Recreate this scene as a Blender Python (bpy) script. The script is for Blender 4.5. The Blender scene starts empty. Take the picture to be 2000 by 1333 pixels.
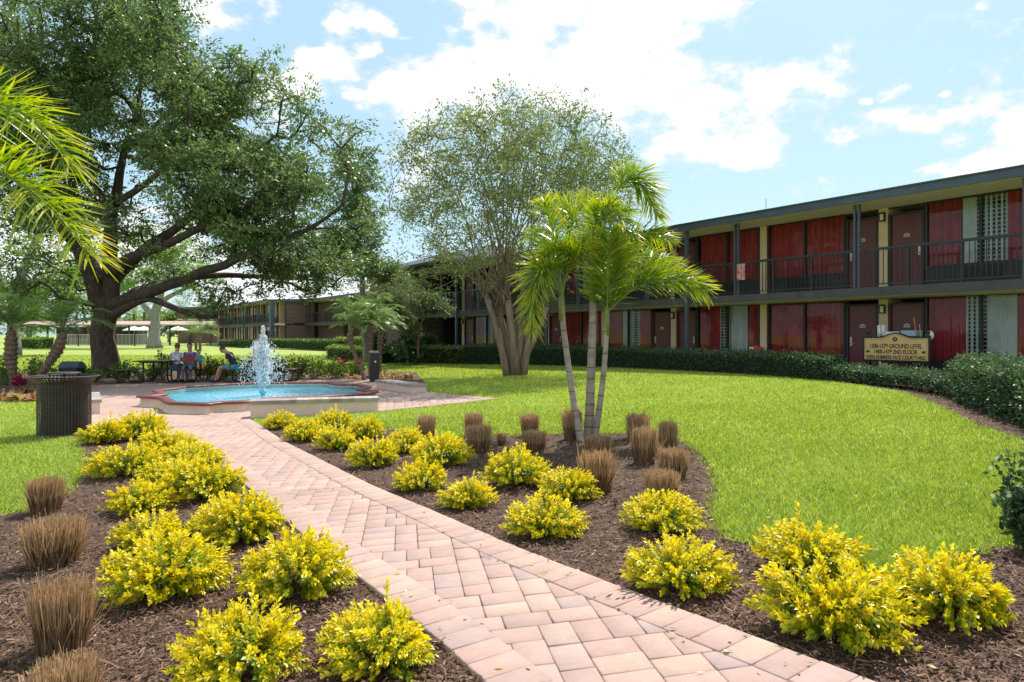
import bpy, bmesh, math, random
import numpy as np
from mathutils import Vector, noise
random.seed(7); rng = np.random.default_rng(7)
SC = bpy.context.scene; COL = SC.collection
# ---------------------------------------------------------------- camera, sky, sun, exposure
CH, HZ, FP = 1.42, 654.0, 1333.0          # camera height, horizon row and focal length of the photograph (2000 px wide)
cd = bpy.data.cameras.new('camera'); cam = bpy.data.objects.new('camera', cd); COL.objects.link(cam)
cam.location = (0, 0, CH); cam.rotation_euler = (math.pi/2, 0, 0)
cd.sensor_width = 36; cd.lens = 24; cd.shift_y = -12.5/2000; cd.clip_end = 3000; cd.clip_start = .05
SC.camera = cam
SUN = Vector((.25, .5, .83)).normalized()
sl = bpy.data.lights.new('sun', 'SUN'); so = bpy.data.objects.new('sun', sl); COL.objects.link(so)
sl.energy = 3.9; sl.angle = math.radians(.55); sl.color = (1, .95, .87)
so.rotation_euler = SUN.to_track_quat('Z', 'Y').to_euler()
SC.view_settings.view_transform = 'Standard'; SC.view_settings.look = 'None'
SC.view_settings.exposure = .74; SC.view_settings.gamma = 1
def build_world():
    w = bpy.data.worlds.new('World'); SC.world = w; w.use_nodes = True
    N = w.node_tree.nodes; L = w.node_tree.links; N.clear()
    out = N.new('ShaderNodeOutputWorld'); bg = N.new('ShaderNodeBackground'); L.new(bg.outputs[0], out.inputs[0])
    bg.inputs[1].default_value = .15
    sky = N.new('ShaderNodeTexSky'); sky.sky_type = 'NISHITA'; sky.sun_disc = False
    sky.sun_elevation = math.asin(SUN.z); sky.sun_rotation = math.atan2(SUN.x, SUN.y)
    sky.air_density = 1.0; sky.dust_density = 1.2; sky.ozone_density = 1.6
    tc = N.new('ShaderNodeTexCoord')
    def vm(op, a, b=None):
        n = N.new('ShaderNodeVectorMath'); n.operation = op
        for i, x in ((0, a), (1, b)):
            if x is None: continue
            if isinstance(x, (tuple, list)): n.inputs[i].default_value = x
            else: L.new(x, n.inputs[i])
        return n
    def m(op, a, b=0., c=None):
        n = N.new('ShaderNodeMath'); n.operation = op
        for i, x in ((0, a), (1, b), (2, c)):
            if x is None: continue
            if isinstance(x, (int, float)): n.inputs[i].default_value = x
            else: L.new(x, n.inputs[i])
        return n.outputs[0]
    d = tc.outputs['Generated']
    sc = vm('MULTIPLY', d, (1, 1, 1.7)).outputs[0]
    n1 = N.new('ShaderNodeTexNoise'); n1.inputs['Scale'].default_value = 5.5; n1.inputs['Detail'].default_value = 9; n1.inputs['Roughness'].default_value = .62
    L.new(sc, n1.inputs['Vector'])
    n2 = N.new('ShaderNodeTexNoise'); n2.inputs['Scale'].default_value = 17; n2.inputs['Detail'].default_value = 6; n2.inputs['Roughness'].default_value = .6
    L.new(sc, n2.inputs['Vector'])
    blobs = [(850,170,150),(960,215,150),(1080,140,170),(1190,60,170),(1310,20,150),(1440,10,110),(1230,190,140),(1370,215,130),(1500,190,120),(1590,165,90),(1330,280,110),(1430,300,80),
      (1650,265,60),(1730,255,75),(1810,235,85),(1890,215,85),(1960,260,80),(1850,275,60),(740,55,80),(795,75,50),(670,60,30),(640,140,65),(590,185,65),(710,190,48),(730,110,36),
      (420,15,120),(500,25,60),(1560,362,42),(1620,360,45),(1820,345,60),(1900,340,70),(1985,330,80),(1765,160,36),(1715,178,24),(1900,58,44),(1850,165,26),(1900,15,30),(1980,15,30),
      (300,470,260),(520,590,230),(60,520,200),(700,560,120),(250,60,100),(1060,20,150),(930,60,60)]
    wn = N.new('ShaderNodeTexNoise'); wn.inputs['Scale'].default_value = 7; wn.inputs['Detail'].default_value = 5; L.new(sc, wn.inputs['Vector'])
    wv = vm('MULTIPLY', vm('SUBTRACT', wn.outputs['Color'], (.5, .5, .5)).outputs[0], (.16, .16, .16)).outputs[0]; scw = vm('ADD', sc, wv).outputs[0]
    f = None
    for (px, py, r) in blobs:
        v = Vector(((px-1000)/FP, 1, (HZ-py)/FP)); k = v.length; v.normalize(); v.z *= 1.7
        dn = vm('DISTANCE', scw, tuple(v)).outputs['Value']
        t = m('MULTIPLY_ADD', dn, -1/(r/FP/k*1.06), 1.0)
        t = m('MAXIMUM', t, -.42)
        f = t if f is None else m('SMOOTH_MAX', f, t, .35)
    # scattered clouds everywhere, plus a bank added behind the camera as facade fill
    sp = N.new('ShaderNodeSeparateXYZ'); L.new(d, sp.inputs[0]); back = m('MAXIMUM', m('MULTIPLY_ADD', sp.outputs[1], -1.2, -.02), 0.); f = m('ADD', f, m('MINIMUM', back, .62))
    g = m('MULTIPLY_ADD', m('SUBTRACT', n1.outputs[0], .5), 3.6, m('SUBTRACT', f, .08))
    g = m('MULTIPLY_ADD', m('SUBTRACT', n2.outputs[0], .5), 1.9, g)
    mr = N.new('ShaderNodeMapRange'); mr.interpolation_type = 'SMOOTHSTEP'
    L.new(g, mr.inputs[0]); mr.inputs[1].default_value = -.02; mr.inputs[2].default_value = .52
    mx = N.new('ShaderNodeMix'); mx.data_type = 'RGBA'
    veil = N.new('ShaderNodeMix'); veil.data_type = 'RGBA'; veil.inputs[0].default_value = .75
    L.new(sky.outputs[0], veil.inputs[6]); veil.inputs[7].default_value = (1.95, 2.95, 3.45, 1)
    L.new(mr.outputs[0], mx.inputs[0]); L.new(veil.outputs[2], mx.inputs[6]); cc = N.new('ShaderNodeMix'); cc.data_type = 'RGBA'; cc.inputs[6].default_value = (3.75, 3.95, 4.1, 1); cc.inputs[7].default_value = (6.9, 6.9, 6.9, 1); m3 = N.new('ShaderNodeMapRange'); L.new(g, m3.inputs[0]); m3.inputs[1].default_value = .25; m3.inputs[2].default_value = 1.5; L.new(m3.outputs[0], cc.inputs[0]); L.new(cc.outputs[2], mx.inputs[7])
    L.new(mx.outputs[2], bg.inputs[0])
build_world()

# ---------------------------------------------------------------- terrain and picture-to-ground helpers
def tz(x, y):
    k = min(max((y-26)/20, 0), 1); w = 1-k*k*(3-2*k)
    return (.38*math.tanh(x/7) if x > 0 else .24*math.tanh(x/5))*w
def tzn(x, y):
    k = np.clip((y-26)/20, 0, 1); w = 1-k*k*(3-2*k)
    return np.where(x > 0, .38*np.tanh(x/7), .24*np.tanh(x/5))*w
def g(px, py, dz=0):
    D = 10.
    for _ in range(60):
        x = (px-1000)/FP*D; D = .5*D+.5*FP*(CH-tz(x, D)-dz)/(py-HZ)
    return (px-1000)/FP*D, D
def P(px, py, D): return Vector(((px-1000)/FP*D, D, CH+(HZ-py)/FP*D))

# ---------------------------------------------------------------- object helpers
def tag(o, label=None, cat=None, group=None, kind=None):
    for k, v in (('label', label), ('category', cat), ('group', group), ('kind', kind)):
        if v: o[k] = v
    return o
def link(name, me, m=None, parent=None):
    o = bpy.data.objects.new(name, me); COL.objects.link(o)
    if m: me.materials.append(m)
    if parent: o.parent = parent
    return o
def empty(name, loc, rz=0, label=None, cat=None, group=None):
    o = bpy.data.objects.new(name, None); COL.objects.link(o); o.location = loc; o.rotation_euler = (0, 0, rz)
    o.empty_display_size = .2
    return tag(o, label, cat, group)
def copy_tree(o, parent=None):
    c = o.copy(); COL.objects.link(c)
    if parent: c.parent = parent
    for ch in list(o.children): copy_tree(ch, c)
    return c
def npmesh(name, v, f, tint=None, smooth=False):
    v = np.asarray(v, dtype=np.float32).reshape(-1, 3); f = np.asarray(f, dtype=np.int32); k = f.shape[1]; n = f.shape[0]
    me = bpy.data.meshes.new(name); me.vertices.add(len(v)); me.vertices.foreach_set('co', v.ravel())
    me.loops.add(n*k); me.loops.foreach_set('vertex_index', f.ravel())
    me.polygons.add(n); me.polygons.foreach_set('loop_start', np.arange(0, n*k, k, dtype=np.int32))
    if smooth: me.polygons.foreach_set('use_smooth', np.ones(n, dtype=bool))
    me.update(calc_edges=True)
    if tint is not None:
        a = me.attributes.new('tint', 'FLOAT', 'FACE'); a.data.foreach_set('value', np.asarray(tint, dtype=np.float32))
    return me
class MB:
    """collects shapes into one mesh"""
    def __init__(s): s.v = []; s.f = []; s.t = []; s.sm = []
    def add(s, vs, fs, tint=.5, smooth=False):
        o = len(s.v); s.v += [tuple(a) for a in vs]; s.f += [tuple(i+o for i in q) for q in fs]; s.t += [tint]*len(fs); s.sm += [smooth]*len(fs); return s
    def box(s, x0, x1, y0, y1, z0, z1, tint=.5):
        return s.add([(x0,y0,z0),(x1,y0,z0),(x1,y1,z0),(x0,y1,z0),(x0,y0,z1),(x1,y0,z1),(x1,y1,z1),(x0,y1,z1)],
                     [(3,2,1,0),(4,5,6,7),(0,1,5,4),(1,2,6,5),(2,3,7,6),(3,0,4,7)], tint)
    def quad(s, a, b, c, d, tint=.5): return s.add([a,b,c,d], [(0,1,2,3)], tint)
    def prism(s, poly, z0, z1, tint=.5, cap=True):
        n = len(poly); fs = [(i, (i+1) % n, n+(i+1) % n, n+i) for i in range(n)]
        if cap: fs += [tuple(range(n, 2*n)), tuple(reversed(range(n)))]
        return s.add([(p[0], p[1], z0) for p in poly]+[(p[0], p[1], z1) for p in poly], fs, tint)
    def lathe(s, prof, cx=0, cy=0, n=24, smooth=True, tint=.5):
        vs = []; fs = []
        for (r, z) in prof:
            for i in range(n):
                a = 2*math.pi*i/n; vs.append((cx+r*math.cos(a), cy+r*math.sin(a), z))
        for j in range(len(prof)-1):
            for i in range(n): fs.append((j*n+i, j*n+(i+1) % n, (j+1)*n+(i+1) % n, (j+1)*n+i))
        return s.add(vs, fs, tint, smooth)
    def tube(s, pts, rad, n=8, cap=True, tint=.5, closed=False):
        pts = [Vector(p) for p in pts]; m = len(pts)
        if not hasattr(rad, '__len__'): rad = [rad]*m
        vs = []; fs = []; up = None
        for i, p in enumerate(pts):
            if closed: d = pts[(i+1) % m]-pts[i-1]
            else: d = pts[min(i+1, m-1)]-pts[max(i-1, 0)]
            d.normalize()
            if up is None: up = Vector((0, 0, 1)) if abs(d.z) < .9 else Vector((1, 0, 0))
            a = d.cross(up)
            if a.length < 1e-4: a = d.orthogonal()
            a.normalize(); b = a.cross(d).normalized(); up = b
            for k in range(n):
                t = 2*math.pi*k/n; vs.append(p+(a*math.cos(t)+b*math.sin(t))*rad[i])
        for i in range(m if closed else m-1):
            j = (i+1) % m
            for k in range(n): fs.append((i*n+k, i*n+(k+1) % n, j*n+(k+1) % n, j*n+k))
        if cap and not closed: fs += [tuple(reversed(range(n))), tuple(range((m-1)*n, m*n))]
        return s.add(vs, fs, tint, True)
    def ball(s, c, r, n=10, k=7, tint=.5):
        if not hasattr(r, '__len__'): r = (r, r, r)
        vs = []; fs = []
        for j in range(k+1):
            b = -math.pi/2+math.pi*j/k
            for i in range(n):
                a = 2*math.pi*i/n; vs.append((c[0]+r[0]*math.cos(b)*math.cos(a), c[1]+r[1]*math.cos(b)*math.sin(a), c[2]+r[2]*math.sin(b)))
        for j in range(k):
            for i in range(n): fs.append((j*n+i, j*n+(i+1) % n, (j+1)*n+(i+1) % n, (j+1)*n+i))
        return s.add(vs, fs, tint, True)
    def mesh(s, name):
        me = bpy.data.meshes.new(name); me.from_pydata(s.v, [], s.f)
        me.polygons.foreach_set('use_smooth', s.sm)
        a = me.attributes.new('tint', 'FLOAT', 'FACE'); a.data.foreach_set('value', s.t); me.update(); return me
    def build(s, name, m=None, parent=None): return link(name, s.mesh(name), m, parent)

# ---------------------------------------------------------------- materials
def lin(r, g_, b):
    f = lambda c: (c/255/12.92) if c/255 <= .04045 else ((c/255+.055)/1.055)**2.4
    return (f(r), f(g_), f(b), 1)
def mat(name, c1, c2=None, rough=.7, scale=6., detail=4., bump=0., bscale=40., tint=False, metal=0., spec=.5, dirt=0., stretch=None, coat=0.):
    m = bpy.data.materials.new(name); m.use_nodes = True; N = m.node_tree.nodes; L = m.node_tree.links
    p = N['Principled BSDF']; p.inputs['Roughness'].default_value = rough; p.inputs['Metallic'].default_value = metal
    p.inputs['Specular IOR Level'].default_value = spec; p.inputs['Coat Weight'].default_value = coat
    c1 = tuple(c1[:3])+(1,); c2 = tuple((c2 or tuple(x*.8 for x in c1[:3]))[:3])+(1,)
    tc = N.new('ShaderNodeTexCoord'); mp = N.new('ShaderNodeMapping'); L.new(tc.outputs['Object'], mp.inputs[0])
    if stretch: mp.inputs['Scale'].default_value = stretch
    no = N.new('ShaderNodeTexNoise'); no.inputs['Scale'].default_value = scale; no.inputs['Detail'].default_value = detail; L.new(mp.outputs[0], no.inputs[0])
    mr = N.new('ShaderNodeMapRange'); mr.inputs[1].default_value = .3; mr.inputs[2].default_value = .7; L.new(no.outputs[0], mr.inputs[0])
    mx = N.new('ShaderNodeMix'); mx.data_type = 'RGBA'; mx.inputs[6].default_value = c1; mx.inputs[7].default_value = c2
    L.new(mr.outputs[0], mx.inputs[0])
    if tint:
        at = N.new('ShaderNodeAttribute'); at.attribute_name = 'tint'
        ad = N.new('ShaderNodeMath'); ad.operation = 'MULTIPLY_ADD'; ad.use_clamp = True
        L.new(mr.outputs[0], ad.inputs[0]); ad.inputs[1].default_value = .35; L.new(at.outputs['Fac'], ad.inputs[2]); L.new(ad.outputs[0], mx.inputs[0])
    L.new(mx.outputs[2], p.inputs['Base Color'])
    if bump:
        b = N.new('ShaderNodeBump'); b.inputs['Strength'].default_value = bump; b.inputs['Distance'].default_value = .02
        n2 = N.new('ShaderNodeTexNoise'); n2.inputs['Scale'].default_value = bscale; n2.inputs['Detail'].default_value = 5; L.new(mp.outputs[0], n2.inputs[0])
        L.new(n2.outputs[0], b.inputs['Height']); L.new(b.outputs[0], p.inputs['Normal'])
    return m
def leafmat(name, stops, trans=.35, rough=.45, spec=.4):
    """stops: colours from tint 0 to tint 1"""
    m = bpy.data.materials.new(name); m.use_nodes = True; N = m.node_tree.nodes; L = m.node_tree.links
    p = N['Principled BSDF']; p.inputs['Roughness'].default_value = rough; p.inputs['Specular IOR Level'].default_value = spec
    at = N.new('ShaderNodeAttribute'); at.attribute_name = 'tint'
    cr = N.new('ShaderNodeValToRGB'); e = cr.color_ramp.elements
    while len(e) < len(stops): e.new(.5)
    for i, s in enumerate(stops): e[i].position = i/(len(stops)-1); e[i].color = tuple(s[:3])+(1,)
    L.new(at.outputs['Fac'], cr.inputs[0]); L.new(cr.outputs[0], p.inputs['Base Color'])
    tr = N.new('ShaderNodeBsdfTranslucent'); hs = N.new('ShaderNodeHueSaturation'); hs.inputs['Saturation'].default_value = 1.15; hs.inputs['Value'].default_value = 1.5
    hs.inputs['Hue'].default_value = .49
    L.new(cr.outputs[0], hs.inputs['Color']); L.new(hs.outputs[0], tr.inputs[0])
    ms = N.new('ShaderNodeMixShader'); ms.inputs[0].default_value = trans; L.new(p.outputs[0], ms.inputs[1]); L.new(tr.outputs[0], ms.inputs[2])
    L.new(ms.outputs[0], N['Material Output'].inputs[0]); return m

# ---------------------------------------------------------------- ground sheets that follow the terrain
def sheet(name, poly, m, off, step=.5, kind='structure'):
    bm = bmesh.new(); vs = [bm.verts.new((x, y, 0)) for x, y in poly]; f = bm.faces.new(vs)
    if f.normal.z < 0 or True: bmesh.ops.recalc_face_normals(bm, faces=[f])
    bmesh.ops.triangulate(bm, faces=bm.faces[:])
    xs = [p[0] for p in poly]; ys = [p[1] for p in poly]
    for axis, lo, hi in ((0, min(xs), max(xs)), (1, min(ys), max(ys))):
        k = math.floor(lo/step)+1
        while k*step < hi:
            co = (k*step, 0, 0) if axis == 0 else (0, k*step, 0); no = (1, 0, 0) if axis == 0 else (0, 1, 0)
            bmesh.ops.bisect_plane(bm, geom=bm.verts[:]+bm.edges[:]+bm.faces[:], plane_co=co, plane_no=no, dist=1e-5); k += 1
    for v in bm.verts: v.co.z = tz(v.co.x, v.co.y)+off
    bmesh.ops.recalc_face_normals(bm, faces=bm.faces[:])
    if sum(f.normal.z for f in bm.faces) < 0: bmesh.ops.reverse_faces(bm, faces=bm.faces[:])
    me = bpy.data.meshes.new(name); bm.to_mesh(me); bm.free()
    o = link(name, me, m); o['kind'] = kind; return o
def inpoly(x, y, poly):
    x = np.asarray(x); y = np.asarray(y); r = np.zeros(x.shape, bool); n = len(poly)
    for i in range(n):
        x0, y0 = poly[i]; x1, y1 = poly[(i+1) % n]
        if y0 == y1: continue
        c = ((y0 > y) != (y1 > y)) & (x < (x1-x0)*(y-y0)/(y1-y0)+x0); r ^= c
    return r

# ---------------------------------------------------------------- foliage and branches
def rand_dirs(n):
    v = rng.normal(size=(n, 3)); return v/np.linalg.norm(v, axis=1)[:, None]
def leafquads(c, d, nrm, L, W):
    """diamond leaves: centre of stalk c, direction d, normal nrm, arrays"""
    d = d/np.linalg.norm(d, axis=1)[:, None]; s = np.cross(d, nrm); s /= (np.linalg.norm(s, axis=1)[:, None]+1e-9)
    L = np.broadcast_to(L, (len(c),))[:, None]; W = np.broadcast_to(W, (len(c),))[:, None]
    v = np.stack([c, c+d*L*.5+s*W*.5, c+d*L, c+d*L*.5-s*W*.5], 1)
    return v.reshape(-1, 3), np.arange(len(c)*4).reshape(-1, 4)
def leafhex(c, d, nrm, L, W, fold=.18):
    d = d/np.linalg.norm(d, axis=1)[:, None]; s = np.cross(d, nrm); s /= (np.linalg.norm(s, axis=1)[:, None]+1e-9); u = np.cross(s, d)
    L = np.broadcast_to(L, (len(c),))[:, None]; W = np.broadcast_to(W, (len(c),))[:, None]
    # two halves folded along the midrib, tip bending down
    b = c; m1 = c+d*L*.5-u*L*.02; t = c+d*L-u*L*.22
    r1 = c+d*L*.30+s*W*.42+u*W*fold; r2 = c+d*L*.66+s*W*.44+u*W*(fold-.1)
    l1 = c+d*L*.30-s*W*.42+u*W*fold; l2 = c+d*L*.66-s*W*.44+u*W*(fold-.1)
    v = np.stack([b, r1, r2, t, m1, l1, l2], 1).reshape(-1, 3)
    k = np.arange(len(c))[:, None]*7
    f = np.concatenate([k+np.array([[0, 1, 2, 4]]), k+np.array([[4, 2, 3, 6]]), k+np.array([[0, 4, 6, 5]])], 0)
    return v, f
def frusta(A, B, ra, rb, n=5):
    A = np.asarray(A, float); B = np.asarray(B, float); d = B-A; d /= (np.linalg.norm(d, axis=1)[:, None]+1e-9)
    ref = np.where(np.abs(d[:, 2:3]) < .9, [[0, 0, 1.]], [[1., 0, 0]]); a = np.cross(d, ref); a /= np.linalg.norm(a, axis=1)[:, None]; b = np.cross(a, d)
    V = []
    for base, r in ((A, ra), (B, rb)):
        for k in range(n):
            t = 2*math.pi*k/n; V.append(base+(a*math.cos(t)+b*math.sin(t))*np.asarray(r)[:, None])
    v = np.stack(V, 1).reshape(-1, 3); k0 = np.arange(len(A))[:, None]*2*n
    f = np.concatenate([k0+np.array([[k, (k+1) % n, n+(k+1) % n, n+k]]) for k in range(n)], 0)
    return v, f
def merge(parts):
    vs = []; fs = []; o = 0
    for v, f in parts: vs.append(v); fs.append(f+o); o += len(v)
    return np.concatenate(vs), np.concatenate(fs)
def sample_ell(ells, n, hollow=.45, ns=.4, thr=-.15, seed=0):
    out = []; w = np.array([e[3]*e[4]*e[5] for e in ells])**.7; w /= w.sum()
    while len(out) < n:
        e = ells[rng.choice(len(ells), p=w)]; u = rand_dirs(1)[0]*(rng.random()**hollow)
        p = Vector((e[0]+u[0]*e[3], e[1]+u[1]*e[4], e[2]+u[2]*e[5]))
        if noise.noise(p*ns+Vector((seed, seed, 0))) < thr: continue
        out.append(tuple(p))
    return np.array(out)
def make_tree(name, label, cat, skel, clumps, bark, lm, leaf=.12, nleaf=150, crad=.55, flat=.6, twig=.010, kpow=.5, kr=.011, group=None, tmin=0., tmax=1., wr=.5, jit=.12, sides=12, upb=.35):
    root = empty(name, (0, 0, 0), 0, label, cat, group)
    base = Vector(skel[0][0][:3]); root.location = base
    pos = []; par = []; mb = MB()
    for li, line in enumerate(skel):
        pts = []
        for a, b in zip(line[:-1], line[1:]):
            L_ = (Vector(b[:3])-Vector(a[:3])).length; n = max(1, int(L_/.35))
            for i in range(n):
                t = i/n; pts.append([a[k]*(1-t)+b[k]*t for k in range(4)])
        pts.append(list(line[-1]))
        q = np.array(pts); # smooth
        for _ in range(3):
            if len(q) > 2: q[1:-1] = (q[:-2]+2*q[1:-1]+q[2:])/4
        for i, p in enumerate(q):
            nz = noise.noise_vector(Vector(p[:3])*.9+Vector((li, 0, 0)))*min(.14, p[3]*.6)
            if i: p[:3] += np.array(nz)
        if pos:
            arr = np.array(pos); j = int(np.argmin(((arr-q[0, :3])**2).sum(1)))
        else: j = -1
        for i, p in enumerate(q):
            pos.append(p[:3].copy()); par.append(j if i == 0 else len(pos)-2)
        mb.tube([p[:3]-np.array(base) for p in q], [p[3] for p in q], n=sides)
    nsk = len(pos); pos = list(map(np.array, pos))
    plen = np.zeros(nsk)
    arr = np.array(pos); dmin = np.array([np.sqrt(((arr-c)**2).sum(1)).min() for c in clumps]); order = np.argsort(dmin)
    P_ = np.zeros((nsk+len(clumps)*14, 3)); P_[:nsk] = arr; cnt = nsk; PL = np.zeros(len(P_)); ends = {}
    for ci in order:
        c = clumps[ci]; d = np.sqrt(((P_[:cnt]-c)**2).sum(1)); cost = d+.18*PL[:cnt]+np.where(P_[:cnt, 2] > c[2]+.3, .5, 0)
        j = int(np.argmin(cost)); L_ = d[j]; n = int(min(12, max(1, math.ceil(L_/.5)))); a = P_[j].copy(); prev = j
        nv = rng.normal(size=3)*L_*jit; 
        for i in range(1, n+1):
            t = i/n; q = a*(1-t)+c*t+nv*math.sin(math.pi*t)+np.array([0, 0, .06*L_*math.sin(math.pi*t)])+(rng.normal(size=3)*.03 if i < n else 0)
            P_[cnt] = q; PL[cnt] = PL[prev]+L_/n; par.append(prev); prev = cnt; cnt += 1
        ends[ci] = prev
    P_ = P_[:cnt]; par = np.array(par); num = np.zeros(cnt)
    for e in ends.values(): num[e] += 1
    for i in range(cnt-1, -1, -1):
        if par[i] >= 0: num[par[i]] += num[i]
    idx = np.arange(nsk, cnt); rad = twig+kr*np.maximum(num, 1)**kpow
    pr = par[idx]; ra = np.where(pr < nsk, rad[idx]*1.15, rad[pr]); ra = np.minimum(ra, rad[idx]*1.6)
    v2, f2 = frusta(P_[pr], P_[idx], ra, rad[idx], 5)
    o0 = len(mb.v); mb.v += [tuple(q) for q in (v2-np.array(base))]; mb.f += [tuple(int(i)+o0 for i in q) for q in f2]; mb.t += [.5]*len(f2); mb.sm += [True]*len(f2)
    link('trunk', mb.mesh(name+'_trunk'), bark, root)
    # leaves
    nc = len(clumps); N_ = nc*nleaf; cc = np.repeat(np.array(clumps), nleaf, 0); cr = np.repeat(crad*(.6+.8*rng.random(nc)), nleaf)
    nt = 13; td = rand_dirs(nc*nt).reshape(nc, nt, 3); ti = rng.integers(0, nt, N_); ld = td[np.repeat(np.arange(nc), nleaf), ti]
    off = ld*(rng.random(N_)**.6*cr*1.08)[:, None]+rng.normal(size=(N_, 3))*(cr*.085)[:, None]; off[:, 2] = off[:, 2]*flat-(off[:, 0]**2+off[:, 1]**2)*.10
    # sub-clusters make ragged twigs
    ctr = cc+off; d = off/(np.linalg.norm(off, axis=1)[:, None]+1e-6)+rand_dirs(N_)*.9
    nr = rand_dirs(N_); nr[:, 2] = np.abs(nr[:, 2])+upb
    s = leaf*(.6+.8*rng.random(N_)); v, f = leafquads(ctr, d, nr, s, s*wr)
    tc_ = np.repeat(rng.random(nc), nleaf); tint = np.clip(tmin+(tmax-tmin)*(.45*tc_+.55*rng.random(N_)), 0, 1)
    link('crown', npmesh(name+'_crown', v-np.array(base), f, tint), lm, root)
    return root
# ---------------------------------------------------------------- materials list
M = {}
M['soil'] = mat('soil', (.24,.30,.05), (.33,.39,.08), .95, 1.3, 6, .5, 90)
M['grass'] = leafmat('grass', [(.10,.17,.03), (.29,.39,.055), (.49,.58,.11), (.70,.74,.36)], .35, .5, .3)
M['mulch'] = mat('mulch', (.055,.032,.021), (.16,.088,.058), .95, 55, 8, 1.0, 120)
M['chips'] = leafmat('chips', [(.042,.023,.016), (.135,.074,.048), (.27,.16,.105), (.46,.32,.23)], .0, .85, .25)
M['joint'] = mat('joint', (.20,.13,.10), (.10,.07,.055), .95, 30)
M['stucco'] = mat('stucco', (.78,.60,.51), (.68,.52,.44), .9, 3, 5, .35, 160)
M['poolwall'] = mat('poolwall', (.80,.66,.53), (.60,.48,.38), .85, 2.5, 6, .3, 90)
M['rim'] = mat('rim', (.19,.055,.05), (.13,.036,.036), .5, 5, 4, .15, 60)
M['capstone'] = mat('capstone', (.46,.42,.38), (.27,.22,.20), .85, 9, 5, .4, 90, tint=True)
M['basin'] = mat('basin', (.11,.54,.68), (.18,.62,.74), .5, 3, 3)
M['dark_metal'] = mat('dark_metal', (.014,.018,.024), (.026,.031,.038), .42, 6, 3, .05, 60)
M['liner'] = mat('liner', (.006,.005,.005), (.01,.009,.009), .95, 8, spec=.05)
M['black'] = mat('black', (.008,.008,.009), (.016,.015,.015), .4, 8)
M['bluegrey'] = mat('bluegrey', (.052,.072,.105), (.072,.095,.13), .45, 2, 4, .08, 30)
M['concrete'] = mat('concrete', (.50,.47,.43), (.40,.38,.35), .9, 3, 5, .2, 40)
M['slab'] = mat('slab', (.062,.057,.064), (.09,.082,.086), .7, 3, 5, .2, 40)
M['soffit'] = mat('soffit', (.80,.72,.64), (.74,.66,.58), .9, 1.2, 4)
M['pilaster'] = mat('pilaster', (.80,.58,.38), (.72,.51,.33), .85, 3, 4, .2, 60)
M['door'] = mat('door', (.16,.030,.042), (.12,.024,.034), .38, 1.5, 3)
M['frame'] = mat('frame', (.024,.020,.024), (.036,.028,.032), .5, 4)
M['curtain'] = mat('curtain', (.56,.07,.08), (.36,.042,.052), .9, 3, 4)
M['sheer_and_reflection'] = mat('sheer_and_reflection', (.66,.69,.69), (.52,.56,.57), .9, 5, 4)
M['room'] = mat('room', (.02,.015,.015), (.03,.02,.02), .9, 2)
M['plate'] = mat('plate', (.72,.66,.50), (.60,.54,.40), .6, 8)
M['brass'] = mat('brass', (.62,.56,.42), (.5,.44,.32), .35, 8, metal=.6)
M['white'] = mat('white', (.78,.78,.76), (.68,.68,.66), .6, 6)
M['paleroof'] = mat('paleroof', (.50,.36,.30), (.40,.29,.25), .9, 2, 4, .2, 30)
M['shingle'] = mat('shingle', (.035,.042,.055), (.07,.08,.095), .85, 14, 6, .5, 30)
M['oakbark'] = mat('oakbark', (.035,.025,.02), (.10,.073,.056), .95, 9, 9, 1.0, 26, stretch=(1.6,1.6,.35))
M['crapebark'] = mat('crapebark', (.30,.215,.155), (.12,.088,.066), .9, 4, 7, .6, 22, stretch=(1.5,1.5,.3))
M['palmbark'] = mat('palmbark', (.42,.36,.30), (.22,.19,.16), .85, 5, 7, .5, 30, stretch=(1,1,2.2))
M['datebark'] = mat('datebark', (.10,.065,.045), (.24,.17,.12), .95, 12, 7, 1.0, 40)
M['greybark'] = mat('greybark', (.22,.22,.20), (.33,.32,.29), .95, 5, 7, .8, 25, stretch=(1.5,1.5,.4))
M['stem'] = mat('stem', (.15,.09,.04), (.22,.13,.06), .8, 20)
M['oakleaf'] = leafmat('oakleaf', [(.035,.072,.028), (.08,.135,.045), (.15,.22,.075), (.26,.33,.15)], .42, .36, .5)
M['crapeleaf'] = leafmat('crapeleaf', [(.07,.11,.035), (.12,.18,.055), (.19,.25,.08), (.20,.17,.08)], .42, .45, .4)
M['palmleaf'] = leafmat('palmleaf', [(.055,.12,.018), (.14,.25,.025), (.30,.38,.04), (.52,.46,.07)], .42, .34, .55)
M['dateleaf'] = leafmat('dateleaf', [(.05,.12,.035), (.11,.22,.06), (.20,.32,.09), (.38,.44,.11)], .4, .3, .6)
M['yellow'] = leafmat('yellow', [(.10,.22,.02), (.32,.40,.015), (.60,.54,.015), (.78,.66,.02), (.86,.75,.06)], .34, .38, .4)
M['hedge'] = leafmat('hedge', [(.014,.038,.016), (.034,.075,.03), (.07,.13,.05), (.17,.24,.11)], .25, .5, .3)
M['hedgelight'] = leafmat('hedgelight', [(.06,.11,.02), (.14,.20,.04), (.28,.32,.07), (.42,.42,.13)], .3, .4, .5)
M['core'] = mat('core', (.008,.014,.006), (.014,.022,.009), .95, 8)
M['straw'] = leafmat('straw', [(.11,.06,.035), (.28,.175,.095), (.50,.36,.20), (.62,.42,.25)], .22, .6, .3)
M['shrub'] = leafmat('shrub', [(.035,.085,.018), (.085,.165,.03), (.17,.26,.05), (.32,.36,.09)], .38, .4, .45)
M['olive'] = leafmat('olive', [(.05,.085,.03), (.09,.13,.05), (.15,.20,.08), (.22,.26,.12)], .3, .45, .4)
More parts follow.
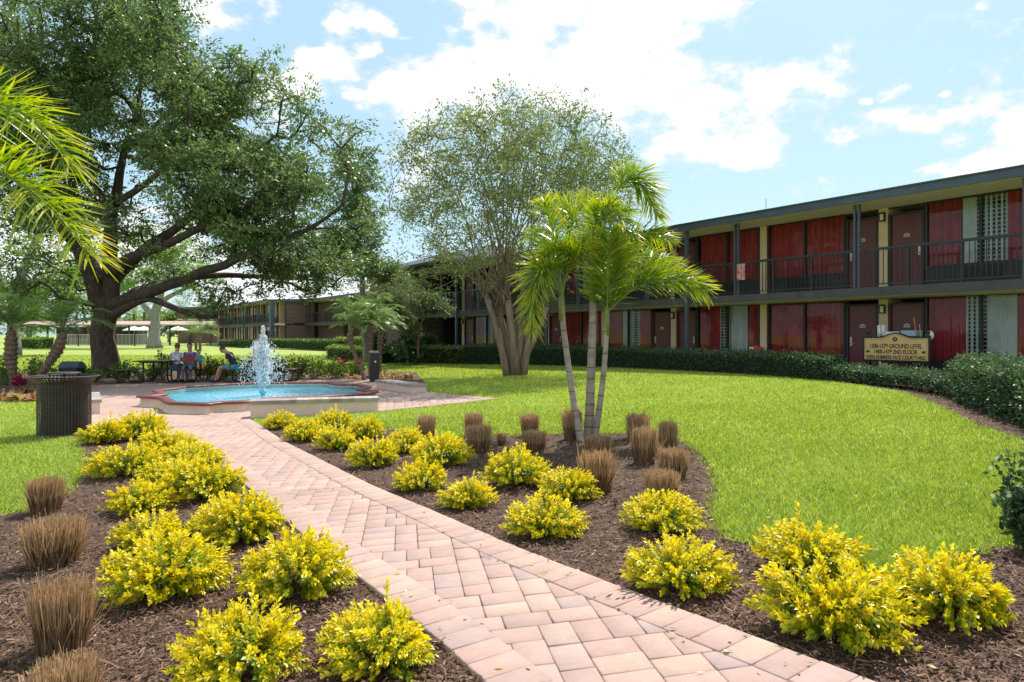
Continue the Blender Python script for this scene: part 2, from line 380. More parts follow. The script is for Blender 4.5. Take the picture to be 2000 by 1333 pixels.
M['light'] = leafmat('light', [(.07,.15,.03), (.14,.25,.045), (.22,.34,.07), (.33,.42,.12)], .45, .45, .4)
M['brom'] = leafmat('brom', [(.14,.04,.04), (.36,.17,.10), (.55,.40,.22), (.26,.32,.07)], .35, .4, .5)
M['cordy'] = leafmat('cordy', [(.10,.006,.03), (.30,.012,.06), (.50,.03,.12), (.05,.10,.03)], .35, .4, .5)
M['skin'] = mat('skin', (.50,.27,.18), (.44,.23,.15), .55, 8)
M['paver'] = leafmat('paver', [(.38,.262,.232), (.415,.275,.238), (.44,.292,.247), (.46,.318,.258), (.39,.283,.258), (.425,.276,.236)], 0, .85, .3)
def fix_paver():
    m = M['paver']; N = m.node_tree.nodes; L = m.node_tree.links; p = N['Principled BSDF']; cr = [n for n in N if n.type == 'VALTORGB'][0]
    tc = N.new('ShaderNodeTexCoord'); n1 = N.new('ShaderNodeTexNoise'); n1.inputs['Scale'].default_value = 9; n1.inputs['Detail'].default_value = 8; n1.inputs['Roughness'].default_value = .7
    L.new(tc.outputs['Object'], n1.inputs[0]); n3 = N.new('ShaderNodeTexNoise'); n3.inputs['Scale'].default_value = 260; n3.inputs['Detail'].default_value = 3; L.new(tc.outputs['Object'], n3.inputs[0])
    a = N.new('ShaderNodeMath'); a.operation = 'MULTIPLY_ADD'; L.new(n1.outputs[0], a.inputs[0]); n5 = N.new('ShaderNodeTexNoise'); n5.inputs['Scale'].default_value = 1.3; n5.inputs['Detail'].default_value = 4; L.new(tc.outputs['Object'], n5.inputs[0]); a5 = N.new('ShaderNodeMath'); a5.operation = 'MULTIPLY_ADD'; L.new(n5.outputs[0], a5.inputs[0]); a5.inputs[1].default_value = .5; a5.inputs[2].default_value = .34; a.inputs[1].default_value = .55; L.new(a5.outputs[0], a.inputs[2])
    b = N.new('ShaderNodeMath'); b.operation = 'MULTIPLY_ADD'; L.new(n3.outputs[0], b.inputs[0]); b.inputs[1].default_value = .5; L.new(a.outputs[0], b.inputs[2])
    c = N.new('ShaderNodeMath'); c.operation = 'SUBTRACT'; L.new(b.outputs[0], c.inputs[0]); c.inputs[1].default_value = .10
    v = N.new('ShaderNodeVectorMath'); v.operation = 'SCALE'; L.new(cr.outputs[0], v.inputs[0]); L.new(c.outputs[0], v.inputs['Scale']); L.new(v.outputs[0], p.inputs['Base Color'])
    bu = N.new('ShaderNodeBump'); bu.inputs['Strength'].default_value = .5; bu.inputs['Distance'].default_value = .004; L.new(n3.outputs[0], bu.inputs['Height']); L.new(bu.outputs[0], p.inputs['Normal'])
fix_paver()
def brickmat(name, c1, c2, c3, mort, bw=.215, bh=.075):
    m = bpy.data.materials.new(name); m.use_nodes = True; N = m.node_tree.nodes; L = m.node_tree.links; p = N['Principled BSDF']; p.inputs['Roughness'].default_value = .9
    tc = N.new('ShaderNodeTexCoord'); sp = N.new('ShaderNodeSeparateXYZ'); L.new(tc.outputs['Object'], sp.inputs[0])
    ad = N.new('ShaderNodeMath'); ad.operation = 'ADD'; L.new(sp.outputs[0], ad.inputs[0]); L.new(sp.outputs[1], ad.inputs[1])
    cb = N.new('ShaderNodeCombineXYZ'); L.new(ad.outputs[0], cb.inputs[0]); L.new(sp.outputs[2], cb.inputs[1])
    b = N.new('ShaderNodeTexBrick'); b.inputs['Scale'].default_value = 1; b.inputs['Brick Width'].default_value = bw; b.inputs['Row Height'].default_value = bh; b.inputs['Mortar Size'].default_value = .008
    b.inputs['Color1'].default_value = c1+(1,); b.inputs['Color2'].default_value = c2+(1,); b.inputs['Mortar'].default_value = mort+(1,); L.new(cb.outputs[0], b.inputs[0])
    n = N.new('ShaderNodeTexNoise'); n.inputs['Scale'].default_value = 5; n.inputs['Detail'].default_value = 5; L.new(cb.outputs[0], n.inputs[0])
    mx = N.new('ShaderNodeMix'); mx.data_type = 'RGBA'; mx.inputs[7].default_value = c3+(1,); mr = N.new('ShaderNodeMapRange'); mr.inputs[1].default_value = .45; mr.inputs[2].default_value = .62; L.new(n.outputs[0], mr.inputs[0])
    ml = N.new('ShaderNodeMath'); ml.operation = 'MULTIPLY'; L.new(mr.outputs[0], ml.inputs[0]); ml.inputs[1].default_value = .6; L.new(ml.outputs[0], mx.inputs[0]); L.new(b.outputs[0], mx.inputs[6]); L.new(mx.outputs[2], p.inputs['Base Color'])
    bu = N.new('ShaderNodeBump'); bu.inputs['Strength'].default_value = .6; bu.inputs['Distance'].default_value = .01; bu.invert = True; L.new(b.outputs['Fac'], bu.inputs['Height']); L.new(bu.outputs[0], p.inputs['Normal'])
    return m
M['brick'] = brickmat('brick', (.14,.065,.048), (.065,.036,.032), (.24,.16,.13), (.22,.18,.16))
def glassmat():
    m = bpy.data.materials.new('glass'); m.use_nodes = True; N = m.node_tree.nodes; L = m.node_tree.links; N.remove(N['Principled BSDF'])
    g1 = N.new('ShaderNodeBsdfGlossy'); g1.inputs['Roughness'].default_value = .02; t = N.new('ShaderNodeBsdfTransparent'); t.inputs[0].default_value = (.9,.92,.93,1)
    fr = N.new('ShaderNodeFresnel'); fr.inputs[0].default_value = 1.5; a = N.new('ShaderNodeMath'); a.operation = 'MULTIPLY_ADD'; a.inputs[1].default_value = .8; a.inputs[2].default_value = .0; L.new(fr.outputs[0], a.inputs[0])
    tc = N.new('ShaderNodeTexCoord'); n = N.new('ShaderNodeTexNoise'); n.inputs['Scale'].default_value = .9; L.new(tc.outputs['Object'], n.inputs[0]); bu = N.new('ShaderNodeBump'); bu.inputs['Strength'].default_value = .15; bu.inputs['Distance'].default_value = .03
    L.new(n.outputs[0], bu.inputs['Height']); L.new(bu.outputs[0], g1.inputs['Normal'])
    ms = N.new('ShaderNodeMixShader'); L.new(a.outputs[0], ms.inputs[0]); L.new(t.outputs[0], ms.inputs[1]); L.new(g1.outputs[0], ms.inputs[2]); L.new(ms.outputs[0], N['Material Output'].inputs[0]); return m
M['glass'] = glassmat()
def watermat():
    m = bpy.data.materials.new('water'); m.use_nodes = True; N = m.node_tree.nodes; L = m.node_tree.links; N.remove(N['Principled BSDF'])
    gl = N.new('ShaderNodeBsdfGlossy'); gl.inputs['Roughness'].default_value = .06; t = N.new('ShaderNodeBsdfTransparent'); t.inputs[0].default_value = (.62,.88,.95,1)
    fr = N.new('ShaderNodeFresnel'); fr.inputs[0].default_value = 1.33
    tc = N.new('ShaderNodeTexCoord'); n = N.new('ShaderNodeTexNoise'); n.inputs['Scale'].default_value = 7; n.inputs['Detail'].default_value = 5; n.inputs['Distortion'].default_value = .6; L.new(tc.outputs['Object'], n.inputs[0])
    bu = N.new('ShaderNodeBump'); bu.inputs['Strength'].default_value = 1; bu.inputs['Distance'].default_value = .06
    L.new(n.outputs[0], bu.inputs['Height']); L.new(bu.outputs[0], gl.inputs['Normal']); L.new(bu.outputs[0], fr.inputs['Normal'])
    foam = N.new('ShaderNodeBsdfDiffuse'); foam.inputs[0].default_value = (.75,.88,.92,1)
    # froth where the falling drops land, thinning outwards from the jet
    ge = N.new('ShaderNodeVectorMath'); ge.operation = 'LENGTH'; L.new(tc.outputs['Object'], ge.inputs[0])
    mr = N.new('ShaderNodeMapRange'); mr.inputs[1].default_value = .3; mr.inputs[2].default_value = 2.0; mr.inputs[3].default_value = .62; mr.inputs[4].default_value = .06; L.new(ge.outputs['Value'], mr.inputs[0])
    n2 = N.new('ShaderNodeTexNoise'); n2.inputs['Scale'].default_value = 16; n2.inputs['Detail'].default_value = 6; L.new(tc.outputs['Object'], n2.inputs[0])
    m2 = N.new('ShaderNodeMapRange'); m2.inputs[1].default_value = .42; m2.inputs[2].default_value = .66; L.new(n2.outputs[0], m2.inputs[0])
    ml = N.new('ShaderNodeMath'); ml.operation = 'MULTIPLY'; L.new(mr.outputs[0], ml.inputs[0]); L.new(m2.outputs[0], ml.inputs[1])
    ms = N.new('ShaderNodeMixShader'); L.new(fr.outputs[0], ms.inputs[0]); L.new(t.outputs[0], ms.inputs[1]); L.new(gl.outputs[0], ms.inputs[2])
    m3 = N.new('ShaderNodeMixShader'); L.new(ml.outputs[0], m3.inputs[0]); L.new(ms.outputs[0], m3.inputs[1]); L.new(foam.outputs[0], m3.inputs[2]); L.new(m3.outputs[0], N['Material Output'].inputs[0]); return m
M['water'] = watermat()
def spraymat():
    m = bpy.data.materials.new('spray'); m.use_nodes = True; N = m.node_tree.nodes; L = m.node_tree.links; p = N['Principled BSDF']
    p.inputs['Base Color'].default_value = (.86,.92,.95,1); p.inputs['Roughness'].default_value = .15
    tr = N.new('ShaderNodeBsdfTranslucent'); tr.inputs[0].default_value = (.9,.95,1,1); ms = N.new('ShaderNodeMixShader'); ms.inputs[0].default_value = .5
    L.new(p.outputs[0], ms.inputs[1]); L.new(tr.outputs[0], ms.inputs[2]); L.new(ms.outputs[0], N['Material Output'].inputs[0]); return m
M['spray'] = spraymat()

# ---------------------------------------------------------------- ground, beds, paving
G = [g(*p) for p in []]
paved_px_plaza = [(487,822),(742,806.5),(972,782),(835,769),(738,748),(700,739),(640,736),(560,737),(450,738),(250,751),(172,757),(160,800),(166,838)]
left_edge = [(166,838),(300,852),(392,888),(440,922),(500,972),(600,1063),(684,1126),(741,1170),(868,1270),(925,1327)]
right_edge = [(487,822),(505,832),(557,868),(619,899),(680,931),(750,966),(837,1001),(925,1041),(1040,1093),(1180,1143.5),(1263,1181),(1363,1216),(1500,1266),(1668,1333)]
LE = [g(*p) for p in left_edge]; RE = [g(*p) for p in right_edge]
def extend(E, L_=2.5):
    a = Vector(E[-2]); b = Vector(E[-1]); d = (b-a).normalized(); return E+[tuple(b+d*L_)]
LE = extend(LE); RE = extend(RE)
plaza = [g(*p) for p in paved_px_plaza]
paved = plaza[1:]+LE[1:]+RE[::-1][:-1]+[plaza[0]]
ground = sheet('ground', [(-60,-8),(60,-8),(60,60),(-60,60)], M['soil'], 0, 1.0)
# one continuous sheet out to the horizon
bm = bmesh.new(); bm.from_mesh(ground.data)
R = 1500; ring = []
be = [e for e in bm.edges if len(e.link_faces) == 1]
ex = bmesh.ops.extrude_edge_only(bm, edges=be); nv = [v for v in ex['geom'] if isinstance(v, bmesh.types.BMVert)]
for v in nv:
    x, y = v.co.x, v.co.y; k = R/max(abs(x), abs(y-26)+1e-6) if True else 1
    v.co.x = x*k; v.co.y = 26+(y-26)*k; v.co.z = 0
bmesh.ops.recalc_face_normals(bm, faces=bm.faces[:])
if sum(f.normal.z for f in bm.faces) < 0: bmesh.ops.reverse_faces(bm, faces=bm.faces[:])
bm.to_mesh(ground.data); bm.free()
rbed_px = [(496,832),(600,822),(700,826),(760,838),(830,860),(920,856),(1066,850),(1250,849),(1300,853),(1328,860),(1372,890),(1394,925),(1403,960),(1392,1004),(1396,1032),(1425,1054),(1464,1070),(1560,1100),(1708,1128),(1755,1133),(1798,1116),(1880,1090),(1943,1076),(2000,1072),(2250,1080)]
rbed = RE[1:]+[(4.2,.2)]+[g(*p) for p in rbed_px[::-1]]
lbed_px = [(166,838),(150,862),(157,885),(165,905),(160,930),(130,965),(60,998),(0,1010),(-150,1020)]
lbed = [g(*p) for p in lbed_px]+[(-4.5,.3),(LE[-1][0],.3)]+LE[::-1][:-1]
bbed_px = [(-250,792),(75,786),(165,791),(172,757),(250,751),(450,738),(560,737),(640,736),(700,739),(738,748),(790,757),(835,752),(812,728),(700,722),(400,722),(200,727),(-250,730)]
bbed = [g(*p) for p in bbed_px]
hstrip_px = [(1500,733.5),(1600,743),(1765,769),(1829,794),(1907,834),(1953,849),(2000,866),(2150,945),(2150,830),(2000,800),(1860,762),(1760,745),(1600,732)]
hstrip = [g(*p) for p in hstrip_px]
wob = lambda poly: poly
sheet('mulch_bed', rbed, M['mulch'], .012, .4); sheet('mulch_bed', lbed, M['mulch'], .012, .4)
sheet('mulch_bed', bbed, M['mulch'], .010, .5); sheet('mulch_bed', hstrip, M['mulch'], .012, .5)
sheet('path_base', paved, M['joint'], .020, .5)
def paving():
    V = []; F = []; T = []
    def stone(cor, h, t, til=None):
        """cor: four world corners ccw"""
        c = sum((Vector(p) for p in cor), Vector((0, 0)))/4; o = len(V)
        tl = til or (random.uniform(-.006, .006), random.uniform(-.006, .006)); hh = h+random.uniform(-.0015, .0015)
        for (ins, dz) in ((.0018, -.03), (.0022, -.0045), (.0085, 0)):
            for p in cor:
                p = Vector(p); d = (c-p); d = d.normalized()*ins*1.41; q = p+d
                V.append((q.x, q.y, tz(q.x, q.y)+hh+dz+(q.x-c.x)*tl[0]+(q.y-c.y)*tl[1]))
        for k in (0, 4):
            for i in range(4): F.append((o+k+i, o+k+(i+1) % 4, o+k+4+(i+1) % 4, o+k+4+i)); T.append(t)
        F.append((o+8, o+9, o+10, o+11)); T.append(t)
    U = .0765; ang = math.radians(9); ca, sa = math.cos(ang), math.sin(ang)
    W = 330; sky = [0]*W; rects = []
    import heapq
    H = 300
    while True:
        m_ = min(sky)
        if m_ >= H: break
        i = sky.index(m_); r = 1
        while i+r < W and sky[i+r] == m_: r += 1
        opts = [w for w in (2, 3) if r-w != 1 and r >= w]
        if not opts: opts = [r]
        w = random.choice(opts); h = random.choice([2, 2, 3]) if w == 2 else 2
        if w == 2 and h == 2 and random.random() < .45: h = 3
        rects.append((i, m_, w, h))
        for k in range(w): sky[i+k] = m_+h
    cx = np.array([[r[0]+r[2]/2, r[1]+r[3]/2] for r in rects])*U
    X0, Y0 = -15.5, 1.6
    wx = X0+cx[:, 0]*ca-cx[:, 1]*sa+2.6; wy = Y0+cx[:, 0]*sa+cx[:, 1]*ca-2.2
    pp = paved
    ok = inpoly(wx, wy, pp)
    for dx, dy in ((.11, 0), (-.11, 0), (0, .11), (0, -.11)): ok &= inpoly(wx+dx, wy+dy, pp)
    fx, fy = fountain_c
    hole = inpoly(wx, wy, [(fx+(x-fx)*.9, fy+(y-fy)*.9) for x, y in FOUT])
    for i in np.nonzero(ok & ~hole)[0]:
        a, b, w, h = rects[i]; cor = []
        for (p, q) in ((a, b), (a+w, b), (a+w, b+h), (a, b+h)):
            p *= U; q *= U; cor.append((X0+p*ca-q*sa+2.6, Y0+p*sa+q*ca-2.2))
        stone(cor, .034, random.random())
    def course(line, side, depth=.235, w=.158):
        pts = [Vector(p) for p in line]; s = []; 
        dense = [pts[0]]
        for a, b in zip(pts[:-1], pts[1:]):
            n = max(1, int((b-a).length/.08))
            for k in range(1, n+1): dense.append(a.lerp(b, k/n))
        for _ in range(40): dense[1:-1] = [(dense[i-1]+2*dense[i]+dense[i+1])/4 for i in range(1, len(dense)-1)]
        acc = [0]
        for a, b in zip(dense[:-1], dense[1:]): acc.append(acc[-1]+(b-a).length)
        def at(t):
            k = min(range(len(acc)), key=lambda i: abs(acc[i]-t)) if False else int(np.searchsorted(acc, t))
            k = min(max(k, 1), len(acc)-1); f = (t-acc[k-1])/(acc[k]-acc[k-1]+1e-9); p = dense[k-1].lerp(dense[k], f)
            i0, i1 = max(0, k-4), min(len(dense)-1, k+4); d = (dense[i1]-dense[i0]).normalized(); return p, Vector((-d.y, d.x))*side
        t = 0
        while t+w < acc[-1]:
            p0, n0 = at(t); p1, n1 = at(t+w)
            cor = [p0, p1, p1+n1*depth, p0+n0*depth]
            if side < 0: cor = cor[::-1]
            if (cor[1]-cor[0]).cross(cor[2]-cor[0]) < 0: cor = cor[::-1]
            stone(cor, .040, random.random()); t += w
    course(LE, 1 if True else -1); course(RE, -1)
    course([plaza[0], plaza[1], plaza[2]], 1); course([plaza[2], plaza[3], plaza[4], plaza[5], plaza[6], plaza[7], plaza[8], plaza[9], plaza[10]], 1)
    course([plaza[10], plaza[11], plaza[12]], 1)
    o = link('brick_paving', npmesh('brick_paving', V, F, T), M['paver']); o['kind'] = 'structure'
fpx = [(262,774),(312,776.5),(325,786),(380,787),(408,788),(427,784),(482,782),(525,776),(625,770),(715,762.5),(742,757.5),(708,755),(727,749.5),(700,746),(670,747.5),(647,744),(575,745.5),(510,747),(435,750),(352,755.5),(332,759),(297,762.5),(312,770.5)]
FOUT = [g(*p, .26) for p in fpx]
fountain_c = (sum(p[0] for p in FOUT)/len(FOUT), sum(p[1] for p in FOUT)/len(FOUT))
paving()
# ---------------------------------------------------------------- motel wings (local x runs away along the front, local y points out to the courtyard)
UA = math.atan2(.823, -.568); F1, F2, SOF, EDGE = .15, 2.70, 5.06, 1.5; HM = 3.97
def curtain_mb(x0, x1, y, z0, z1, amp=.085, per=.19, tintf=None):
    n = max(4, int((x1-x0)/per*12)); vs = []; fs = []; ph = random.random()*6
    for i in range(n+1):
        x = x0+(x1-x0)*i/n; d = amp*(math.sin((x-x0)/per*2*math.pi+ph+.8*math.sin(x*5+ph))*.7+.3*math.sin(x*31))
        vs += [(x+.3*d, y+d*.7, z0), (x, y+d, z1)]
    for i in range(n): fs.append((2*i, 2*i+2, 2*i+3, 2*i+1))
    return MB().add(vs, fs, .5, True)
def reflected_grid(x0, x1, y, z0, z1):
    """reflection of a lattice in the pane, modelled as white strips behind it"""
    mb = MB(); f = lambda x: y+.02*math.sin(x*40)
    n = max(3, int((x1-x0)/.115)); w = (x1-x0)/n
    for i in range(n+1):
        x = x0+i*w; mb.quad((x-.028, f(x-.02), z0), (x+.028, f(x+.02), z0), (x+.028, f(x+.02), z1), (x-.028, f(x-.02), z1))
    k = int((z1-z0)/.105)
    for j in range(k):
        z = z0+(j+.5)*(z1-z0)/k
        for i in range(n): mb.quad((x0+i*w+.03, f(x0+i*w)+.003, z-.012), (x0+(i+1)*w-.03, f(x0+(i+1)*w)+.003, z-.012), (x0+(i+1)*w-.03, f(x0+(i+1)*w)+.003, z+.012), (x0+i*w+.03, f(x0+i*w)+.003, z+.012))
    return mb
def make_window(parent, x0, x1, zf, style, far=False, top=2.34):
    """x0<x1 in local coordinates, zf = floor level"""
    z0, z1 = zf+.60, zf+top; xm = (x0+x1)/2; fr = MB()
    fr.box(x0, x1, -.02, .05, zf+.003, z0-.06); fr.box(x0, x1, -.03, .07, z0-.06, z0); fr.box(x0, x1, -.03, .07, z1, z1+.06)
    for x in (x0+.03, xm, x1-.03): fr.box(x-.03, x+.03, -.028, .062, z0, z1)
    o = fr.build('window', M['frame'], parent)
    gl = MB(); gl.quad((x1-.06, .0, z0), (x0+.06, .0, z0), (x0+.06, .0, z1), (x1-.06, .0, z1)); gl.build('glass', M['glass'], o)
    def cur(a, b, mt, n='curtain'):
        if far: MB().quad((a, -.12, z0-.1), (b, -.12, z0-.1), (b, -.12, z1+.1), (a, -.12, z1+.1)).build(n, mt, o)
        else: curtain_mb(a, b, -.13, z0-.1, z1+.1).build(n, mt, o)
    W = x1-x0
    if style == 'closed': cur(x0, x1, M['curtain'])
    elif style == 'open':
        cur(x0, x0+.30*W, M['curtain']); cur(x1-.32*W, x1, M['curtain'])
        if far: cur(x0+.3*W, x1-.32*W, M['sheer_and_reflection'], 'sheer_and_reflected_grid')
        else:
            reflected_grid(x0+.30*W, x1-.44*W, -.11, z0-.1, z1+.1).build('sheer_and_reflected_grid', M['sheer_and_reflection'], o)  # the pane's grid reflection as strips, beside the real plain sheers
            curtain_mb(x1-.44*W, x1-.32*W, -.12, z0-.1, z1+.1, .02, .07).build('sheer_and_reflected_grid', M['sheer_and_reflection'], o)
    elif style == 'half':
        cur(x0, x0+.22*W, M['curtain']); cur(x1-.36*W, x1, M['curtain'])
        curtain_mb(x0+.22*W, x0+.46*W, -.12, z0-.1, z1+.1, .02, .07).build('sheer_and_reflected_grid', M['sheer_and_reflection'], o)
        reflected_grid(x0+.46*W, x1-.36*W, -.11, z0-.1, z1+.1).build('sheer_and_reflected_grid', M['sheer_and_reflection'], o)
    if not far:
        gr = MB(); gx = xm-.55 if style != 'closed' else xm-.35
        gr.box(gx, gx+.95, .052, .07, zf+.12, zf+.16); gr.box(gx, gx+.95, .052, .07, zf+.50, zf+.53)
        for k in range(9): gr.box(gx, gx+.95, .052, .075, zf+.175+k*.036, zf+.19+k*.036)
        gr.build('vent_grille', M['black'], o)
    return o
def make_door(parent, xa, sgn, zf, far=False):
    """door on the side sgn of pilaster xa"""
    a, b = xa+sgn*.17, xa+sgn*1.09; x0, x1 = min(a, b), max(a, b); top = zf+2.12
    d = MB().box(x0+.045, x1-.045, -.05, .0, zf+.01, top).build('door', M['door'], parent)
    f = MB().box(x0-.02, x0+.045, -.06, .055, zf+.003, top+.05).box(x1-.045, x1+.02, -.06, .055, zf+.003, top+.05).box(x0+.045, x1-.045, -.06, .055, top, top+.05); f.build('door_frame', M['frame'], d)
    hx = x1-.12 if sgn > 0 else x0+.12
    h = MB().box(hx-.028, hx+.028, .001, .03, zf+.93, zf+1.20).tube([(hx, .03, zf+1.0), (hx, .06, zf+1.0), (hx-sgn*.12, .06, zf+1.0)], .011, 6); h.build('handle', M['brass'], d)
    if not far:
        xc = (x0+x1)/2; pts = [(-.085,-.05),(.085,-.05),(.085,.035),(.05,.04),(.03,.062),(-.03,.062),(-.05,.04),(-.085,.035)]
        pl = MB(); vs = [(xc+p[0], .001, zf+1.52+p[1]) for p in pts]+[(xc+p[0], .014, zf+1.52+p[1]) for p in pts]; n = len(pts)
        pl.add(vs, [tuple(range(n, 2*n))]+[(i, (i+1) % n, n+(i+1) % n, n+i) for i in range(n)]); p = pl.build('number_plate', M['plate'], d)
        tr = MB(); tr.tube([(xc+p_[0]*.9, .0155, zf+1.52+p_[1]*.86) for p_ in pts], .003, 4, closed=True); tr.box(xc-.05, xc+.05, .0145, .0165, zf+1.505, zf+1.53)
        tr.build('plate_lettering', M['black'], d)
    return d
def rail_panel(parent, x0, x1, far=False, b=EDGE-.04, mid=True):
    r = MB(); z = F2
    r.box(x0, x1, b-.05, b+.03, z+1.0, z+1.07); r.box(x0, x1, b-.02, b+.01, z+.07, z+.10)
    n = int((x1-x0)/(.118 if not far else .16)); k3 = max(1, round((x1-x0)/1.33))
    for i in range(1, n): x = x0+(x1-x0)*i/n; r.box(x-.0085, x+.0085, b-.017, b+.003, z+.10, z+1.0)
    for k in range(1, k3): x = x0+(x1-x0)*k/k3; r.box(x-.025, x+.025, b-.04, b+.02, z+.0, z+1.0)
    return r.build('railing', M['dark_metal'], parent)
def lamp(parent, x, z):
    o = MB().box(x-.07, x+.07, .06, .13, z, z+.02).box(x-.07, x-.058, .06, .16, z-.2, z).box(x+.058, x+.07, .06, .16, z-.2, z).box(x-.07, x+.07, .06, .17, z-.22, z-.2).box(x-.075, x+.075, .055, .175, z, z+.035).build('wall_lamp', M['black'], parent)
    MB().box(x-.05, x+.05, .07, .15, z-.19, z-.01).build('lamp_shade', M['white'], o)
def wing(name, label, loc, t0, t1, phase, far=False, brick=None, deep=9, styles=None, fullposts=(), edge_ends=True, group=None, corner=False):
    root = empty(name, loc, UA, label, 'motel', group); wall = MB()
    wall.box(t0, t1, -deep, -.9, -.6, 5.0); wall.build('wall', M['room'], root)
    trim = MB()                                        # dark front wall between the openings
    trim.box(t0, t1, -.035, .03, F1+2.40, F2-.27); trim.box(t0, t1, -.035, .03, F2+2.32, SOF-.002)
    trim.box(t0, t0+.1, -.9, .03, F1, SOF-.01); trim.box(t1-.1, t1, -.9, .03, F1, SOF-.01)
    trim.build('front_trim', M['frame'], root)
    MB().box(t0, t1, -.9, EDGE+.35, -.55, F1).build('ground_walkway', M['concrete'], root)
    MB().box(t0-.04, t1+.04, -.9, EDGE-.061, F2-.02, F2).build('balcony_floor', M['concrete'], root); MB().box(t0-.05, t1+.05, EDGE-.06, EDGE+.03, F2-.24, F2+.005).build('balcony_slab', M['slab'], root)
    MB().box(t0, t1, -.9, EDGE-.06, F2-.25, F2-.021).build('balcony_soffit', M['soffit'], root)
    MB().box(t0-.2, t1+.2, -.9, EDGE+.22, SOF, SOF+.03).build('roof_soffit', M['soffit'], root)
    rf = MB(); rf.box(t0-.25, t1+.25, EDGE+.22, EDGE+.27, SOF-.04, SOF+.17); rf.box(t0-.25, t1+.25, EDGE+.20, EDGE+.31, SOF+.17, SOF+.205)
    rf.add([(t0-.25, EDGE+.2, SOF+.18), (t1+.25, EDGE+.2, SOF+.18), (t1+.25, -4.5, SOF+.42), (t0-.25, -4.5, SOF+.42), (t1+.25, -deep-1, SOF+.2), (t0-.25, -deep-1, SOF+.2), (t0-.25, -deep-1, SOF), (t1+.25, -deep-1, SOF)], [(0, 1, 2, 3), (3, 2, 4, 5), (5, 4, 7, 6)])
    rf.box(t0-.25, t0-.2, -deep-1, EDGE+.22, SOF-.04, SOF+.17); rf.box(t1+.2, t1+.25, -deep-1, EDGE+.22, SOF-.04, SOF+.17)
    rf.build('roof', M['bluegrey'], root)
    brick = brick or []
    def inb(a, b): return any(a < q[1] and b > q[0] for q in brick)
    for q in brick: MB().box(q[0], q[1], -.85, .045, -.5, F2-.26).box(q[0], q[1], -.85, .045, F2+.002, SOF-.003).build('brick_wall', M['brick'], root)
    k0 = math.floor((t0-phase)/HM)-1; k1 = math.ceil((t1-phase)/HM)+1
    for k in range(k0, k1+1):
        x = phase+k*HM; A = (k % 2 == 0)
        if t0 < x < t1 and not inb(x-.1, x+.1):
            for zf, zt in ((F1, F2-.26), (F2, SOF-.003)): MB().box(x-.13, x+.13, -.8, .06, zf+.004, zt).build('pilaster', M['pilaster'], root)
            if A and not far:
                lamp(root, x, F1+2.1); lamp(root, x, F2+2.2)
            for s in ((-.045, .045) if not far else (0,)): 
                if not corner or True: MB().box(x+s*1.35-.03, x+s*1.35+.03, EDGE-.07, EDGE+.0, F2+.006, SOF-.045).build('post', M['bluegrey'], root)
        if not A: continue
        for sgn in (-1, 1):
            xs = (x+sgn*.1, x+sgn*3.85); lo, hi = min(xs), max(xs)
            if lo < t0 or hi > t1 or inb(lo, hi): continue
            for lvl, zf in enumerate((F1, F2)):
                make_door(root, x, sgn, zf, far)
                w0, w1 = sorted((x+sgn*1.13, x+sgn*3.82)); st = (styles or {}).get((k*sgn, sgn, lvl)) or (styles or {}).get((k, sgn, lvl)) or ('closed' if not far else random.choice(['closed', 'open', 'open', 'half']))
                make_window(root, w0, w1, zf, st, far)
    a = t0
    xs = [phase+k*HM for k in range(k0, k1+1) if t0 < phase+k*HM < t1]; xs = [t0+.03]+xs+[t1-.03]
    for a, b in zip(xs[:-1], xs[1:]): 
        if b-a > .3: rail_panel(root, a+.1, b-.1, far)
    for x in fullposts: MB().box(x-.06, x+.06, EDGE+.035, EDGE+.13, -.3, SOF-.045).build('tall_post', M['bluegrey'], root)
    return root
P0 = (11.13, 19.2, 0)
st = {(0,-1,1): 'open', (0,-1,0): 'half', (0,1,1): 'closed', (0,1,0): 'closed', (2,-1,0): 'half', (2,-1,1): 'closed', (2,1,1): 'closed', (2,1,0): 'open', (4,-1,0): 'closed', (4,1,0): 'closed', (6,-1,0): 'open', (6,1,0): 'open', (4,-1,1): 'open', (4,1,1): 'closed', (6,1,1): 'open', (6,-1,1): 'closed'}
mw = wing('motel_wing', 'long two storey motel wing with dark red doors and curtains behind the sign', P0, -11.5, 27.0, .65, styles=st, fullposts=(6.6, 14.6, 22.6))
MB().tube([(4.0, .8, SOF+.2), (4.0, .8, SOF+.75)], .009, 5).build('roof_vent', M['dark_metal'], mw)
# red and white towel over the balcony rail, laundry cart etc. use the same local frame
def wl(t, b, z): 
    u = Vector((-.568, .823, 0)); n = Vector((-.823, -.568, 0)); return Vector(P0)+u*t+n*b+Vector((0, 0, z))
# stair tower in brick
tw = empty('brick_stair_tower', P0, UA, 'brown brick stair tower with slate coloured hip roof between the two motel wings', 'building')
T0, T1, TB = 27.3, 33.5, 1.9
MB().box(T0, T1, -6, TB, -.5, 5.3).build('wall', M['brick'], tw)
MB().box(T0-.10, T0-.002, TB-.55, TB-.42, 0, 5.2).build('downpipe', M['dark_metal'], tw)
r = MB(); a0, a1, b0, b1 = T0-5.4, T1+.8, -7, TB+.7; zt = 6.75
r.add([(a0, b0, 5.3), (a1, b0, 5.3), (a1, b1, 5.3), (a0, b1, 5.3), (a0+2.8, -1.8, zt), (a1-2.8, -1.8, zt), (a0, b0, 5.42), (a1, b0, 5.42), (a1, b1, 5.42), (a0, b1, 5.42)],
      [(0,3,2,1), (9,6,4), (6,7,5,4), (7,8,5), (8,9,4,5), (0,1,7,6), (1,2,8,7), (2,3,9,8), (3,0,6,9)]); r.build('roof', M['shingle'], tw)
